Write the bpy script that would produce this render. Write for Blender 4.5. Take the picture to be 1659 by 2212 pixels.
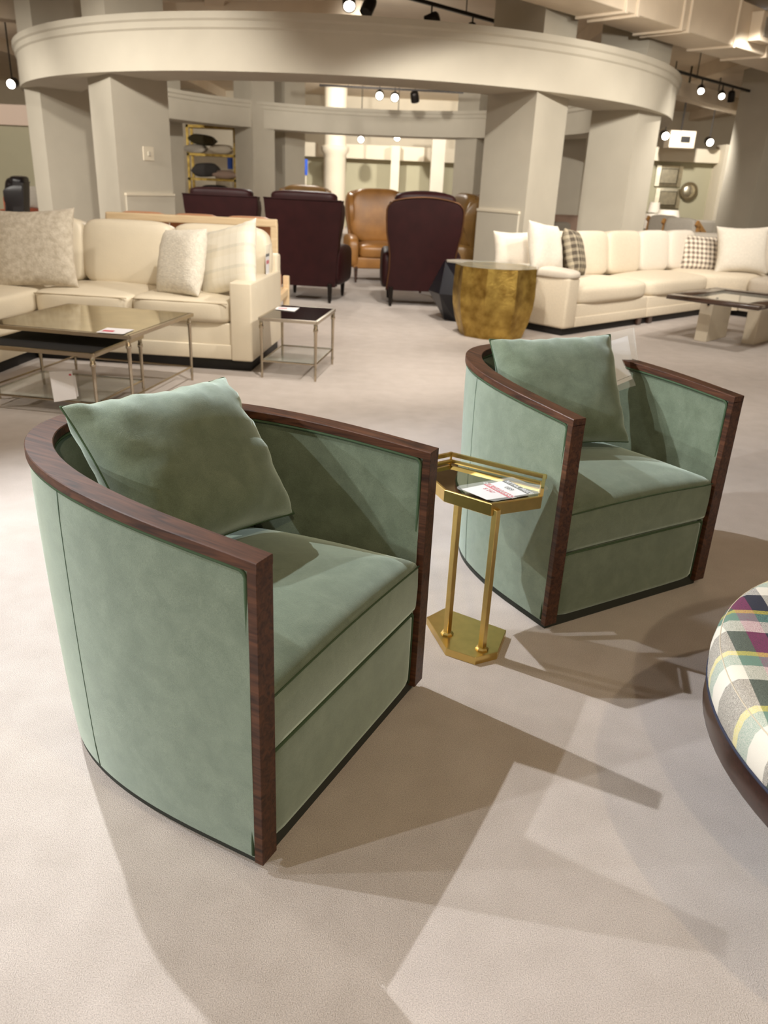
import bpy, bmesh, math, random
from mathutils import Vector, Matrix, Euler
random.seed(7)
S = bpy.context.scene
COL = S.collection
for o in list(bpy.data.objects): bpy.data.objects.remove(o)

# ------------------------------------------------------------------ camera
IW, IH, FPX = 1659.0, 2212.0, 1694.8
PITCH, ROLL, CAMH = 0.3971, 0.0461, 1.3869
cp, sp, cr, sr = math.cos(PITCH), math.sin(PITCH), math.cos(ROLL), math.sin(ROLL)
_f = Vector((0, cp, -sp)); _u0 = Vector((0, sp, cp)); _r0 = Vector((1, 0, 0))
_r = cr*_r0 + sr*_u0; _u = -sr*_r0 + cr*_u0
cam_d = bpy.data.cameras.new('camera'); cam = bpy.data.objects.new('camera', cam_d); COL.objects.link(cam)
cam_d.sensor_fit = 'VERTICAL'; cam_d.sensor_height = 36.0; cam_d.sensor_width = 27.0
cam_d.lens = FPX/IH*36.0
cam_d.clip_start = .02; cam_d.clip_end = 200
M = Matrix((_r, _u, -_f)).transposed().to_4x4(); M.translation = Vector((0, 0, CAMH)); cam.matrix_world = M
S.camera = cam
CAMP = Vector((0, 0, CAMH))
def ray(px, py): return _f + (px-IW/2)/FPX*_r - (py-IH/2)/FPX*_u
def atz(px, py, z=0.0):
    d = ray(px, py); return CAMP + d*((z-CAMH)/d.z)
def at(px, py, Y):
    d = ray(px, py); return CAMP + d*(Y/d.y)
cam_d.dof.use_dof = True; cam_d.dof.focus_distance = 2.0; cam_d.dof.aperture_fstop = 4.5

# ------------------------------------------------------------------ world, exposure
S.view_settings.view_transform = 'Standard'
try: S.view_settings.look = 'None'
except Exception: pass
S.view_settings.gamma = 1.0; S.view_settings.use_curve_mapping = False
S.view_settings.exposure = 0.28
W = bpy.data.worlds.new('world'); S.world = W; W.use_nodes = True
W.node_tree.nodes['Background'].inputs[0].default_value = (1.0, .85, .63, 1)
W.node_tree.nodes['Background'].inputs[1].default_value = 0.43

# ------------------------------------------------------------------ lamps of the showroom ceiling (track spots) and added fills
def spot(loc, target, power, angle=70, blend=.5, size=.03, color=(1, .93, .84)):
    d = bpy.data.lights.new('track_and_fill_spot', 'SPOT'); d.energy = power; d.spot_size = math.radians(angle)
    d.spot_blend = blend; d.shadow_soft_size = size; d.color = color
    o = bpy.data.objects.new('track_and_fill_light', d); COL.objects.link(o); o.location = loc
    o.rotation_euler = (Vector(target)-Vector(loc)).to_track_quat('-Z', 'Y').to_euler()
    return o
COOL = (.93, .97, 1.0)
# the lamps whose shadows lie on the carpet round the two armchairs, plus two added fills
spot((-1.97, 3.43, 3.4), (.2, 1.7, 0), 500, 95, .6, .022, COOL)
spot((-3.55, 1.76, 3.4), (.2, 1.6, 0), 330, 80, .6, .025, COOL)
spot((-6.0, .75, 3.4), (.0, 1.5, .2), 380, 60, .6, .04, COOL)
spot((-6.4, -1.6, 3.4), (-.3, 1.4, .3), 820, 45, .6, .05, COOL)  # added fill that brightens the near chair's outer side
spot((1.75, -.05, 3.4), (.7, 1.9, 0), 90, 95, .7, .03, (1, .82, .56))
spot((.4, -2.6, 3.5), (.5, 2.0, .2), 200, 70, .7, .06, (1, .84, .56))  # unseen fill added behind the camera for the chair fronts
# lamps over the aisle, sofas and rotunda, a few added to brighten dim parts
WARM = (1, .95, .86)
for loc, tgt, pw, an in [
    ((-.3, 4.4, 3.5), (-.6, 7.2, 0), 300, 95), ((1.4, 4.3, 3.5), (2.4, 7.8, 0), 340, 95),
    ((-2.6, 3.9, 3.5), (-2.0, 6.6, .4), 80, 85), ((3.6, 6.2, 3.5), (3.2, 9.6, .4), 190, 95),
    ((2.6, 5.3, 3.2), (-1.0, 6.5, .3), 430, 50),  # added from the right to brighten the sofa arm's side
    ((.3, 7.4, 3.5), (.3, 10.2, 0), 320, 90),
    ((-5.0, 7.4, 3.3), (-3.8, 10.8, .8), 420, 80), ((-2.2, 6.8, 3.2), (-3.0, 11.0, .9), 400, 75),
    ((3.4, 7.4, 3.2), (2.1, 10.6, 1.0), 360, 80), ((0.0, 5.6, 3.2), (-.4, 10.0, 2.0), 15, 40),
    ((4.8, 8.6, 3.1), (3.6, 12.2, 1.0), 220, 75), ((-6.6, 9.2, 3.2), (-5.4, 12.8, 1.0), 330, 80),
    ((-.8, 14.6, 3.0), (-.6, 21.0, 2.0), 520, 62), ((-1.5, 14.6, 3.5), (-.6, 12.2, 0), 260, 110),
    ((1.6, 14.8, 3.5), (2.2, 19.6, 1.6), 260, 90), ((-3.0, 15.0, 3.5), (-4.4, 19.8, 1.8), 300, 90),
    ((-1.2, 22.6, 3.4), (-1.2, 27.5, 1.4), 700, 120), ((1.8, 23.0, 3.4), (1.6, 27.5, 1.4), 450, 110),
    ((5.7, 17.4, 2.95), (6.6, 20.0, 1.2), 330, 110), ((-4.4, 4.0, 3.4), (-2.6, 3.2, 0), 190, 90), ((8.4, 11.5, 3.4), (8.6, 15.0, 1.2), 80, 100),  # middle lamp is added to brighten the dim floor at left
    ((-8.6, 14.0, 3.4), (-8.8, 18.2, 1.3), 420, 105), ((4.6, 11.6, 3.5), (5.2, 13.6, 0), 220, 110),
    ((2.2, 7.6, 2.9), (3.6, 11.6, 3.5), 190, 60), ((-.5, 12.4, 3.2), (-.4, 16.0, 3.7), 70, 100)]:  # both added: one brightens the duct, the other spills onto the ceiling
    spot(loc, tgt, pw, an, .8, .06, WARM)

# ------------------------------------------------------------------ materials
def lin(c): return tuple((x/255/12.92 if x/255 <= .04045 else ((x/255+.055)/1.055)**2.4) for x in c)+(1,)
MATS = {}
def mat(name, rgb, rough=.6, metal=0, var=0, scale=20, bump=0, bscale=200, sheen=0, stint=None, coat=0, detail=4, rgb2=None, ior=None):
    if name in MATS: return MATS[name]
    m = bpy.data.materials.new(name); m.use_nodes = True; nt = m.node_tree; b = nt.nodes['Principled BSDF']
    c = lin(rgb); b.inputs['Base Color'].default_value = c
    b.inputs['Roughness'].default_value = rough; b.inputs['Metallic'].default_value = metal
    if ior: b.inputs['IOR'].default_value = ior
    tc = nt.nodes.new('ShaderNodeTexCoord')
    if var or rgb2:
        n = nt.nodes.new('ShaderNodeTexNoise'); n.inputs['Scale'].default_value = scale; n.inputs['Detail'].default_value = detail
        nt.links.new(tc.outputs['Object'], n.inputs['Vector'])
        r = nt.nodes.new('ShaderNodeValToRGB'); r.color_ramp.elements[0].position = .3; r.color_ramp.elements[1].position = .7
        c2 = lin(rgb2) if rgb2 else tuple(min(1, x*(1+var)) for x in c[:3])+(1,)
        c1 = c if rgb2 else tuple(x*(1-var) for x in c[:3])+(1,)
        r.color_ramp.elements[0].color = c1; r.color_ramp.elements[1].color = c2
        nt.links.new(n.outputs['Fac'], r.inputs[0]); nt.links.new(r.outputs[0], b.inputs['Base Color'])
    if bump:
        n2 = nt.nodes.new('ShaderNodeTexNoise'); n2.inputs['Scale'].default_value = bscale; n2.inputs['Detail'].default_value = 3
        nt.links.new(tc.outputs['Object'], n2.inputs['Vector'])
        bp = nt.nodes.new('ShaderNodeBump'); bp.inputs['Strength'].default_value = bump; bp.inputs['Distance'].default_value = .01
        nt.links.new(n2.outputs['Fac'], bp.inputs['Height']); nt.links.new(bp.outputs[0], b.inputs['Normal'])
    if sheen:
        b.inputs['Sheen Weight'].default_value = sheen; b.inputs['Sheen Roughness'].default_value = .35
        b.inputs['Sheen Tint'].default_value = lin(stint) if stint else (1, 1, 1, 1)
    if coat: b.inputs['Coat Weight'].default_value = coat; b.inputs['Coat Roughness'].default_value = .12
    MATS[name] = m; return m
def emis(name, rgb, s):
    m = bpy.data.materials.new(name); m.use_nodes = True; b = m.node_tree.nodes['Principled BSDF']
    b.inputs['Base Color'].default_value = lin(rgb); b.inputs['Emission Color'].default_value = lin(rgb); b.inputs['Emission Strength'].default_value = s
    return m
def wood(name, a, b_, rough=.35, coat=.3, sc=(3, 40, 40)):
    m = bpy.data.materials.new(name); m.use_nodes = True; nt = m.node_tree; b = nt.nodes['Principled BSDF']
    tc = nt.nodes.new('ShaderNodeTexCoord'); mp = nt.nodes.new('ShaderNodeMapping'); mp.inputs['Scale'].default_value = sc
    n = nt.nodes.new('ShaderNodeTexNoise'); n.inputs['Scale'].default_value = 1.6; n.inputs['Detail'].default_value = 7; n.inputs['Distortion'].default_value = 1.2
    r = nt.nodes.new('ShaderNodeValToRGB'); r.color_ramp.elements[0].position = .32; r.color_ramp.elements[1].position = .68
    r.color_ramp.elements[0].color = lin(a); r.color_ramp.elements[1].color = lin(b_)
    nt.links.new(tc.outputs['Object'], mp.inputs[0]); nt.links.new(mp.outputs[0], n.inputs['Vector'])
    nt.links.new(n.outputs['Fac'], r.inputs[0]); nt.links.new(r.outputs[0], b.inputs['Base Color'])
    b.inputs['Roughness'].default_value = rough; b.inputs['Coat Weight'].default_value = coat; b.inputs['Coat Roughness'].default_value = .18
    return m
def velvet(name):
    m = bpy.data.materials.new(name); m.use_nodes = True; nt = m.node_tree; b = nt.nodes['Principled BSDF']
    tc = nt.nodes.new('ShaderNodeTexCoord')
    n = nt.nodes.new('ShaderNodeTexNoise'); n.inputs['Scale'].default_value = 17; n.inputs['Detail'].default_value = 8; n.inputs['Roughness'].default_value = .6; n.inputs['Distortion'].default_value = .4
    nt.links.new(tc.outputs['Object'], n.inputs['Vector'])
    r = nt.nodes.new('ShaderNodeValToRGB'); r.color_ramp.elements[0].position = .36; r.color_ramp.elements[1].position = .70
    r.color_ramp.elements[0].color = lin((82, 92, 73)); r.color_ramp.elements[1].color = lin((100, 110, 91))
    nt.links.new(n.outputs['Fac'], r.inputs[0])
    f = nt.nodes.new('ShaderNodeTexNoise'); f.inputs['Scale'].default_value = 520; f.inputs['Detail'].default_value = 2
    nt.links.new(tc.outputs['Object'], f.inputs['Vector'])
    mx = nt.nodes.new('ShaderNodeMixRGB'); mx.blend_type = 'OVERLAY'; mx.inputs[0].default_value = .5
    nt.links.new(r.outputs[0], mx.inputs[1]); nt.links.new(f.outputs['Fac'], mx.inputs[2])
    nt.links.new(mx.outputs[0], b.inputs['Base Color'])
    b.inputs['Roughness'].default_value = .85; b.inputs['Specular IOR Level'].default_value = .25
    b.inputs['Sheen Weight'].default_value = 1.0; b.inputs['Sheen Roughness'].default_value = .5; b.inputs['Sheen Tint'].default_value = lin((216, 232, 226))
    bp = nt.nodes.new('ShaderNodeBump'); bp.inputs['Strength'].default_value = .12; bp.inputs['Distance'].default_value = .01
    mm = nt.nodes.new('ShaderNodeMath'); mm.operation = 'MULTIPLY_ADD'; mm.inputs[1].default_value = 1.0
    nt.links.new(n.outputs['Fac'], mm.inputs[0]); nt.links.new(f.outputs['Fac'], mm.inputs[2])
    nt.links.new(mm.outputs[0], bp.inputs['Height']); nt.links.new(bp.outputs[0], b.inputs['Normal'])
    return m
def carpet():
    m = bpy.data.materials.new('carpet'); m.use_nodes = True; nt = m.node_tree; b = nt.nodes['Principled BSDF']
    tc = nt.nodes.new('ShaderNodeTexCoord')
    def noise(s, d=3):
        n = nt.nodes.new('ShaderNodeTexNoise'); n.inputs['Scale'].default_value = s; n.inputs['Detail'].default_value = d
        nt.links.new(tc.outputs['Object'], n.inputs['Vector']); return n
    big, mid, fine = noise(1.7, 5), noise(9, 4), noise(430, 3)
    r = nt.nodes.new('ShaderNodeValToRGB'); r.color_ramp.elements[0].position = .3; r.color_ramp.elements[1].position = .62
    r.color_ramp.elements[0].color = lin((182, 171, 163)); r.color_ramp.elements[1].color = lin((198, 187, 180))
    mixn = nt.nodes.new('ShaderNodeMixRGB'); mixn.inputs[0].default_value = .5
    nt.links.new(big.outputs['Fac'], mixn.inputs[1]); nt.links.new(mid.outputs['Fac'], mixn.inputs[2])
    nt.links.new(mixn.outputs[0], r.inputs[0])
    rf = nt.nodes.new('ShaderNodeValToRGB'); rf.color_ramp.elements[0].position = .33; rf.color_ramp.elements[1].position = .67
    rf.color_ramp.elements[0].color = (.55, .55, .55, 1); rf.color_ramp.elements[1].color = (1.15, 1.15, 1.15, 1)
    nt.links.new(fine.outputs['Fac'], rf.inputs[0])
    mx = nt.nodes.new('ShaderNodeMixRGB'); mx.blend_type = 'MULTIPLY'; mx.inputs[0].default_value = .75
    nt.links.new(r.outputs[0], mx.inputs[1]); nt.links.new(rf.outputs[0], mx.inputs[2]); nt.links.new(mx.outputs[0], b.inputs['Base Color'])
    b.inputs['Roughness'].default_value = 1; b.inputs['Specular IOR Level'].default_value = .1; b.inputs['Sheen Weight'].default_value = .15
    bp = nt.nodes.new('ShaderNodeBump'); bp.inputs['Strength'].default_value = .5; bp.inputs['Distance'].default_value = .006
    nt.links.new(fine.outputs['Fac'], bp.inputs['Height']); nt.links.new(bp.outputs[0], b.inputs['Normal'])
    return m
def plaid(name, xs, ys, px, py, rotz=0, weave=900, off=(0, 0)):
    """two crossing sets of woven stripes; xs/ys = [(pos, rgb)...] within one period"""
    m = bpy.data.materials.new(name); m.use_nodes = True; nt = m.node_tree; b = nt.nodes['Principled BSDF']
    tc = nt.nodes.new('ShaderNodeTexCoord'); mp = nt.nodes.new('ShaderNodeMapping'); mp.inputs['Rotation'].default_value = (0, 0, rotz); mp.inputs['Location'].default_value = (off[0], off[1], 0)
    nt.links.new(tc.outputs['Object'], mp.inputs[0]); sx = nt.nodes.new('ShaderNodeSeparateXYZ'); nt.links.new(mp.outputs[0], sx.inputs[0])
    outs = []
    for ax, st, per in (('X', xs, px), ('Y', ys, py)):
        d = nt.nodes.new('ShaderNodeMath'); d.operation = 'DIVIDE'; d.inputs[1].default_value = per; nt.links.new(sx.outputs[ax], d.inputs[0])
        f = nt.nodes.new('ShaderNodeMath'); f.operation = 'FRACT'; nt.links.new(d.outputs[0], f.inputs[0])
        r = nt.nodes.new('ShaderNodeValToRGB'); r.color_ramp.interpolation = 'CONSTANT'
        e = r.color_ramp.elements
        while len(e) < len(st): e.new(.5)
        for i, (p_, c_) in enumerate(st): e[i].position = p_
        for i, (p_, c_) in enumerate(st): e[i].color = lin(c_)
        nt.links.new(f.outputs[0], r.inputs[0]); outs.append(r)
    ck = nt.nodes.new('ShaderNodeTexNoise'); ck.inputs['Scale'].default_value = weave; nt.links.new(tc.outputs['Object'], ck.inputs['Vector'])
    rr = nt.nodes.new('ShaderNodeMapRange'); rr.inputs[1].default_value = .35; rr.inputs[2].default_value = .65; rr.inputs[3].default_value = .15; rr.inputs[4].default_value = .85
    nt.links.new(ck.outputs['Fac'], rr.inputs[0])
    mx = nt.nodes.new('ShaderNodeMixRGB'); nt.links.new(rr.outputs[0], mx.inputs[0]); nt.links.new(outs[0].outputs[0], mx.inputs[1]); nt.links.new(outs[1].outputs[0], mx.inputs[2])
    nt.links.new(mx.outputs[0], b.inputs['Base Color']); b.inputs['Roughness'].default_value = .9
    bp = nt.nodes.new('ShaderNodeBump'); bp.inputs['Strength'].default_value = .2; bp.inputs['Distance'].default_value = .004
    nt.links.new(ck.outputs['Fac'], bp.inputs['Height']); nt.links.new(bp.outputs[0], b.inputs['Normal'])
    return m
def glassy(name, rgb, rough=.02, alpha=.12):
    m = bpy.data.materials.new(name); m.use_nodes = True; nt = m.node_tree; b = nt.nodes['Principled BSDF']
    b.inputs['Base Color'].default_value = lin(rgb); b.inputs['Roughness'].default_value = rough; b.inputs['Alpha'].default_value = alpha
    b.inputs['Specular IOR Level'].default_value = 1.0; b.inputs['IOR'].default_value = 1.55
    return m

CARPET = carpet()
PAINT = mat('greige_paint', (196, 188, 172), .75, var=.03, scale=3, bump=.03, bscale=60)
PAINT2 = mat('cream_paint', (222, 211, 190), .75, var=.02, scale=3)
SAGE = mat('sage_paint', (176, 170, 144), .8, var=.02, scale=3)
CEIL = mat('ceiling_paint', (228, 212, 190), .85, var=.05, scale=2)
DUCT = mat('duct_paint', (222, 206, 184), .55, var=.03, scale=4)
VELVET = velvet('green_velvet')
PIPING = mat('green_piping', (66, 82, 62), .95)
PIPING.node_tree.nodes['Principled BSDF'].inputs['Specular IOR Level'].default_value = .08
SEAM = mat('seam_thread', (58, 78, 62), .9)
WALNUT = wood('walnut', (38, 19, 11), (84, 51, 33), .50, .10)
WALNUT.node_tree.nodes['Principled BSDF'].inputs['Specular IOR Level'].default_value = .3
DARKFAB = mat('dark_plinth_fabric', (42, 44, 38), .95, bump=.2, bscale=500)
BLACK = mat('black_base', (18, 15, 14), .6)
BRASS = mat('brushed_brass', (214, 186, 116), .30, 1, var=.06, scale=30, bump=.02, bscale=300)
BRASSD = mat('aged_brass', (140, 112, 56), .42, 1, var=.35, scale=9, bump=.5, bscale=40, rgb2=(205, 176, 98))
MIRROR = mat('bronze_mirror', (168, 158, 134), .04, 1)
MIRR2 = mat('antique_mirror', (202, 194, 164), .10, 1, var=.12, scale=6)
SILVER = mat('silver_mirror', (222, 214, 192), .32, 1, var=.15, scale=12)
SMOKE = mat('dark_mirror', (60, 52, 46), .08, 1, var=.3, scale=14)
NICKEL = mat('nickel', (190, 178, 158), .22, 1)
IRON = mat('black_iron', (34, 28, 24), .45, .6)
CREAMLEA = mat('cream_leather', (222, 210, 188), .42, var=.03, scale=5, bump=.08, bscale=70)
CREAMFAB = mat('cream_linen', (214, 201, 180), .9, var=.05, scale=60, bump=.15, bscale=400)
LINEN2 = mat('pale_linen', (212, 202, 188), .9, var=.04, scale=60, bump=.15, bscale=400)
MAROON = mat('maroon_leather', (40, 14, 15), .5, var=.15, scale=8, bump=.06, bscale=60)
MAROON.node_tree.nodes['Principled BSDF'].inputs['Specular IOR Level'].default_value = .22
TAN = mat('tan_leather', (142, 98, 50), .36, var=.18, scale=6, bump=.08, bscale=60)
TAN2 = mat('olive_leather', (112, 82, 40), .4, var=.15, scale=6, bump=.06, bscale=60)
NAVY = mat('navy_lacquer', (16, 17, 26), .3)
PEACH = mat('peach_leather', (208, 152, 116), .5, var=.05, scale=5)
OAK = wood('pale_oak', (226, 198, 156), (240, 216, 178), .5, .1, (2, 30, 30))
HONEY = wood('honey_oak', (196, 140, 76), (214, 164, 100), .5, .1, (2, 30, 30))
DARKWOOD = wood('espresso_wood', (44, 30, 24), (78, 56, 46), .25, .6, (2, 20, 20))
STONE = mat('travertine', (206, 194, 174), .6, var=.07, scale=5)
GREYFAB = mat('grey_fabric', (150, 142, 130), .95, bump=.15, bscale=300)
PINKFAB = mat('dusty_fabric', (176, 150, 134), .95, bump=.15, bscale=300)
RUSTFAB = mat('rust_leather', (176, 98, 70), .5)
TEALFAB = mat('teal_fabric', (62, 92, 92), .9)
CHARC = mat('charcoal_fabric', (74, 70, 68), .95, bump=.2, bscale=200)
OLIVE = mat('olive_fabric', (78, 70, 48), .95, bump=.2, bscale=200)
INK = mat('black_fabric', (14, 12, 14), .95)
WHITEFAB = mat('white_boucle', (216, 208, 195), .95, var=.05, scale=40, bump=.6, bscale=120)
PAPER = mat('paper', (235, 232, 236), .7)
SHADEW = mat('lamp_shade_white', (236, 226, 212), .9)
INKBLK = mat('print_black', (28, 30, 36), .7)
INKRED = mat('print_red', (204, 58, 84), .7)
BLUE = mat('blue_sign', (40, 84, 190), .6)
DARKOLV = mat('dark_olive_tone', (96, 82, 56), .8)
PLASTIC = glassy('clear_plastic', (236, 240, 240), .12, .16)
GLASS = glassy('shelf_glass', (200, 206, 196), .02, .22)
LENS = emis('lamp_lens', (255, 244, 226), 9)
LENSC = emis('lamp_lens_cool', (214, 232, 255), 4)
PLAID = plaid('plaid_cotton',
    [(0, (204, 195, 182)), (.24, (96, 106, 94)), (.44, (128, 44, 92)), (.64, (24, 28, 56)), (.84, (196, 190, 180))],
    [(0, (208, 202, 190)), (.26, (96, 134, 120)), (.46, (190, 178, 70)), (.55, (46, 46, 46))], .21, .20, .15, 800, (.052, .03))
CHECK = plaid('grey_check', [(0, (222, 210, 192)), (.5, (112, 98, 88))], [(0, (222, 210, 192)), (.5, (112, 98, 88))], .062, .062, 0, 500)
CHECKD = plaid('brown_check', [(0, (170, 158, 136)), (.4, (74, 64, 52))], [(0, (160, 148, 126)), (.45, (80, 70, 58))], .085, .07, 0, 300)
STRIPE = plaid('pale_stripe', [(0, (226, 218, 200)), (.30, (212, 204, 186)), (.36, (230, 222, 206))], [(0, (226, 218, 200)), (.3, (206, 202, 188)), (.45, (232, 226, 212))], .06, .16, 0, 300)
MOTTLE = mat('mottled_chenille', (178, 166, 148), .95, var=.14, scale=28, bump=.4, bscale=90, rgb2=(208, 198, 182))
FUR = mat('white_fur', (222, 214, 200), .95, var=.1, scale=40, bump=.7, bscale=90)

# ------------------------------------------------------------------ mesh helpers
def newobj(name, bm, m, parent=None, smooth=False, recalc=True):
    if recalc: bmesh.ops.recalc_face_normals(bm, faces=bm.faces)
    me = bpy.data.meshes.new(name); bm.to_mesh(me); bm.free()
    if isinstance(m, (list, tuple)):
        for k in m: me.materials.append(k)
    else: me.materials.append(m)
    if smooth:
        for p in me.polygons: p.use_smooth = True
    o = bpy.data.objects.new(name, me); COL.objects.link(o)
    if parent: o.parent = parent
    return o
def soft(o, deg=40):
    me = o.data
    for p in me.polygons: p.use_smooth = True
    bm = bmesh.new(); bm.from_mesh(me)
    for e in bm.edges:
        if len(e.link_faces) == 2 and e.calc_face_angle(0) > math.radians(deg): e.smooth = False
    bm.to_mesh(me); bm.free()
    return o
def thing(name, label, cat, loc=(0, 0, 0), rz=0, group=None):
    o = bpy.data.objects.new(name, None); o.empty_display_size = .1; COL.objects.link(o); o.location = loc; o.rotation_euler = (0, 0, rz)
    return tag(o, label, cat, group)
def tag(o, label, cat=None, group=None):
    o['label'] = label
    if cat: o['category'] = cat
    if group: o['group'] = group
    return o
def struct(o, label=None):
    o['kind'] = 'structure'
    if label: o['label'] = label
    return o
def B(): return bmesh.new()
def box(bm, c, s, rz=0, bev=0, seg=2, rot=None):
    r = bmesh.ops.create_cube(bm, size=1); vs = r['verts']
    R = (rot.to_matrix() if isinstance(rot, Euler) else Matrix.Rotation(rz, 3, 'Z'))
    for v in vs: v.co = Vector((v.co.x*s[0], v.co.y*s[1], v.co.z*s[2]))
    if bev:
        es = list({e for v in vs for e in v.link_edges})
        g = bmesh.ops.bevel(bm, geom=es, offset=bev, segments=seg, profile=.5, affect='EDGES')
        vs = list({v for f in g['faces'] for v in f.verts} | {v for v in vs if v.is_valid})
    for v in vs: v.co = R @ v.co + Vector(c)
    return bm
def bx(c, s, rz=0, bev=0, seg=2, rot=None): return box(B(), c, s, rz, bev, seg, rot)
def prism(bm, poly, z0, z1, poly_top=None):
    pt = poly_top or poly
    a = [bm.verts.new((p[0], p[1], z0)) for p in poly]; b = [bm.verts.new((p[0], p[1], z1)) for p in pt]
    n = len(poly)
    bm.faces.new(a[::-1]); bm.faces.new(b)
    for i in range(n): bm.faces.new((a[i], a[(i+1) % n], b[(i+1) % n], b[i]))
    return bm
def tube(bm, pts, r, n=8, close=False):
    pts = [Vector(p) for p in pts]; rings = []
    N = len(pts); up = None
    for i, p in enumerate(pts):
        if close: t = pts[(i+1) % N]-pts[i-1]
        else: t = (pts[min(i+1, N-1)]-pts[max(i-1, 0)])
        t.normalize()
        if up is None:
            up = Vector((0, 0, 1)) if abs(t.z) < .9 else Vector((1, 0, 0))
        s = t.cross(up)
        if s.length < 1e-5: s = t.orthogonal()
        s.normalize(); up = s.cross(t).normalized()
        rr = r[i] if isinstance(r, (list, tuple)) else r
        rings.append([bm.verts.new(p + rr*(math.cos(2*math.pi*k/n)*s + math.sin(2*math.pi*k/n)*up)) for k in range(n)])
    for i in range(N if close else N-1):
        a, b = rings[i], rings[(i+1) % N]
        for k in range(n): bm.faces.new((a[k], a[(k+1) % n], b[(k+1) % n], b[k]))
    if not close: bm.faces.new(rings[0][::-1]); bm.faces.new(rings[-1])
    return bm
def bar(bm, a, b, w, h=None):
    """square-section bar from a to b"""
    a, b = Vector(a), Vector(b); h = h or w; d = b-a; L = d.length
    q = d.to_track_quat('X', 'Z').to_matrix()
    r = bmesh.ops.create_cube(bm, size=1)
    for v in r['verts']: v.co = q @ Vector((v.co.x*L, v.co.y*w, v.co.z*h)) + (a+b)/2
    return bm
def lathe(bm, prof, n=32, c=(0, 0), squash=1):
    rings = [[bm.verts.new((c[0]+r*math.cos(2*math.pi*k/n), c[1]+squash*r*math.sin(2*math.pi*k/n), z)) for k in range(n)] for r, z in prof]
    for a, b in zip(rings, rings[1:]):
        for k in range(n): bm.faces.new((a[k], a[(k+1) % n], b[(k+1) % n], b[k]))
    bm.faces.new(rings[0][::-1]); bm.faces.new(rings[-1])
    return bm
def loft(bm, rings, close=True, caps=True):
    R = [[bm.verts.new(p) for p in r] for r in rings]; n = len(R[0])
    for a, b in zip(R, R[1:]):
        for k in range(n if close else n-1): bm.faces.new((a[k], a[(k+1) % n], b[(k+1) % n], b[k]))
    if caps and close: bm.faces.new(R[0][::-1]); bm.faces.new(R[-1])
    return bm
def cushion(s, n=7, crown=.0, cuts=9, c=(0, 0, 0), rz=0, side=0.0, tilt=0, sag=0):
    """puffed upholstery block: rounded box with a crowned top and puffed sides"""
    bm = B(); bmesh.ops.create_cube(bm, size=2)
    bmesh.ops.subdivide_edges(bm, edges=bm.edges, cuts=cuts, use_grid_fill=True)
    R = Matrix.Rotation(rz, 3, 'Z') @ Matrix.Rotation(tilt, 3, 'X')
    for v in bm.verts:
        u, w, t = v.co
        u, w, t = (math.sin(a*math.pi/2*.92)/math.sin(math.pi/2*.92) for a in (u, w, t))
        k = 1/(abs(u)**n+abs(w)**n+abs(t)**n)**(1/n)
        x, y, z = u*k, w*k, t*k
        m_ = max(abs(u), abs(w), abs(t)); x, y, z = x*m_**0, y, z
        px, py, pz = x*s[0]/2, y*s[1]/2, z*s[2]/2
        if t > 0: pz += crown*(1-x*x)*(1-y*y)*max(0, z)
        px += side*s[0]*.1*x*(1-y*y)*(1-z*z); py += side*s[1]*.1*y*(1-x*x)*(1-z*z)
        v.co = R @ Vector((px, py, pz)) + Vector(c)
    return bm
def pillow_bm(w, h, t, N=26, pinch=.10, seed=0, wr=.006):
    bm = B(); rnd = random.Random(seed); ph = [rnd.uniform(0, 6.28) for _ in range(8)]
    grid = {}
    for sgn in (1, -1):
        for i in range(N+1):
            for j in range(N+1):
                u, v = -1+2*i/N, -1+2*j/N
                edge = i in (0, N) or j in (0, N)
                if sgn < 0 and edge: grid[(sgn, i, j)] = grid[(1, i, j)]; continue
                us, vs = math.sin(u*math.pi/2), math.sin(v*math.pi/2)
                x = w/2*us*(1-pinch*(1-vs*vs)*(us*us)); y = h/2*vs*(1-pinch*(1-us*us)*(vs*vs))
                prof = max(0, (1-us**4)*(1-vs**4))**.5*(1-.25*(us*us*vs*vs))
                e_ = max(abs(us), abs(vs))
                wrk = wr*math.sin(9*us+3*vs+ph[0])*math.sin(11*vs+ph[1])*e_**3+wr*1.2*math.sin(22*us+ph[2])*max(0, vs)**5+wr*.6*math.sin(17*vs+ph[3])*max(0, abs(us))**5
                z = sgn*(t/2*prof) + (wrk*prof**.4 if prof > 0 else 0)
                z += .25*wr*math.sin(4*us+ph[4])*math.cos(5*vs+ph[5])
                grid[(sgn, i, j)] = bm.verts.new((x, y, z))
    for sgn in (1, -1):
        for i in range(N):
            for j in range(N):
                q = [grid[(sgn, i, j)], grid[(sgn, i+1, j)], grid[(sgn, i+1, j+1)], grid[(sgn, i, j+1)]]
                bm.faces.new(q if sgn > 0 else q[::-1])
    return bm
def edge_ring(w, h, pinch=.10, N=26):
    pts = []
    seq = [(i, 0) for i in range(N)]+[(N, j) for j in range(N)]+[(i, N) for i in range(N, 0, -1)]+[(0, j) for j in range(N, 0, -1)]
    for i, j in seq:
        u, v = -1+2*i/N, -1+2*j/N; us, vs = math.sin(u*math.pi/2), math.sin(v*math.pi/2)
        pts.append((w/2*us*(1-pinch*(1-vs*vs)*(us*us)), h/2*vs*(1-pinch*(1-us*us)*(vs*vs)), 0))
    return pts
def throw_pillow(name, label, m, loc, w, h, t, rx, ry, rz, seed=0, group=None, piping=None, pinch=.10, wr=.006):
    o = newobj(name, pillow_bm(w, h, t, seed=seed, pinch=pinch, wr=wr), m, None, True)
    o.location = loc; o.rotation_euler = (rx, ry, rz); tag(o, label, 'pillow', group)
    if piping: newobj('edge_seam', tube(B(), edge_ring(w, h, pinch), .003, 5, True), piping, o, True)
    return o
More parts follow.
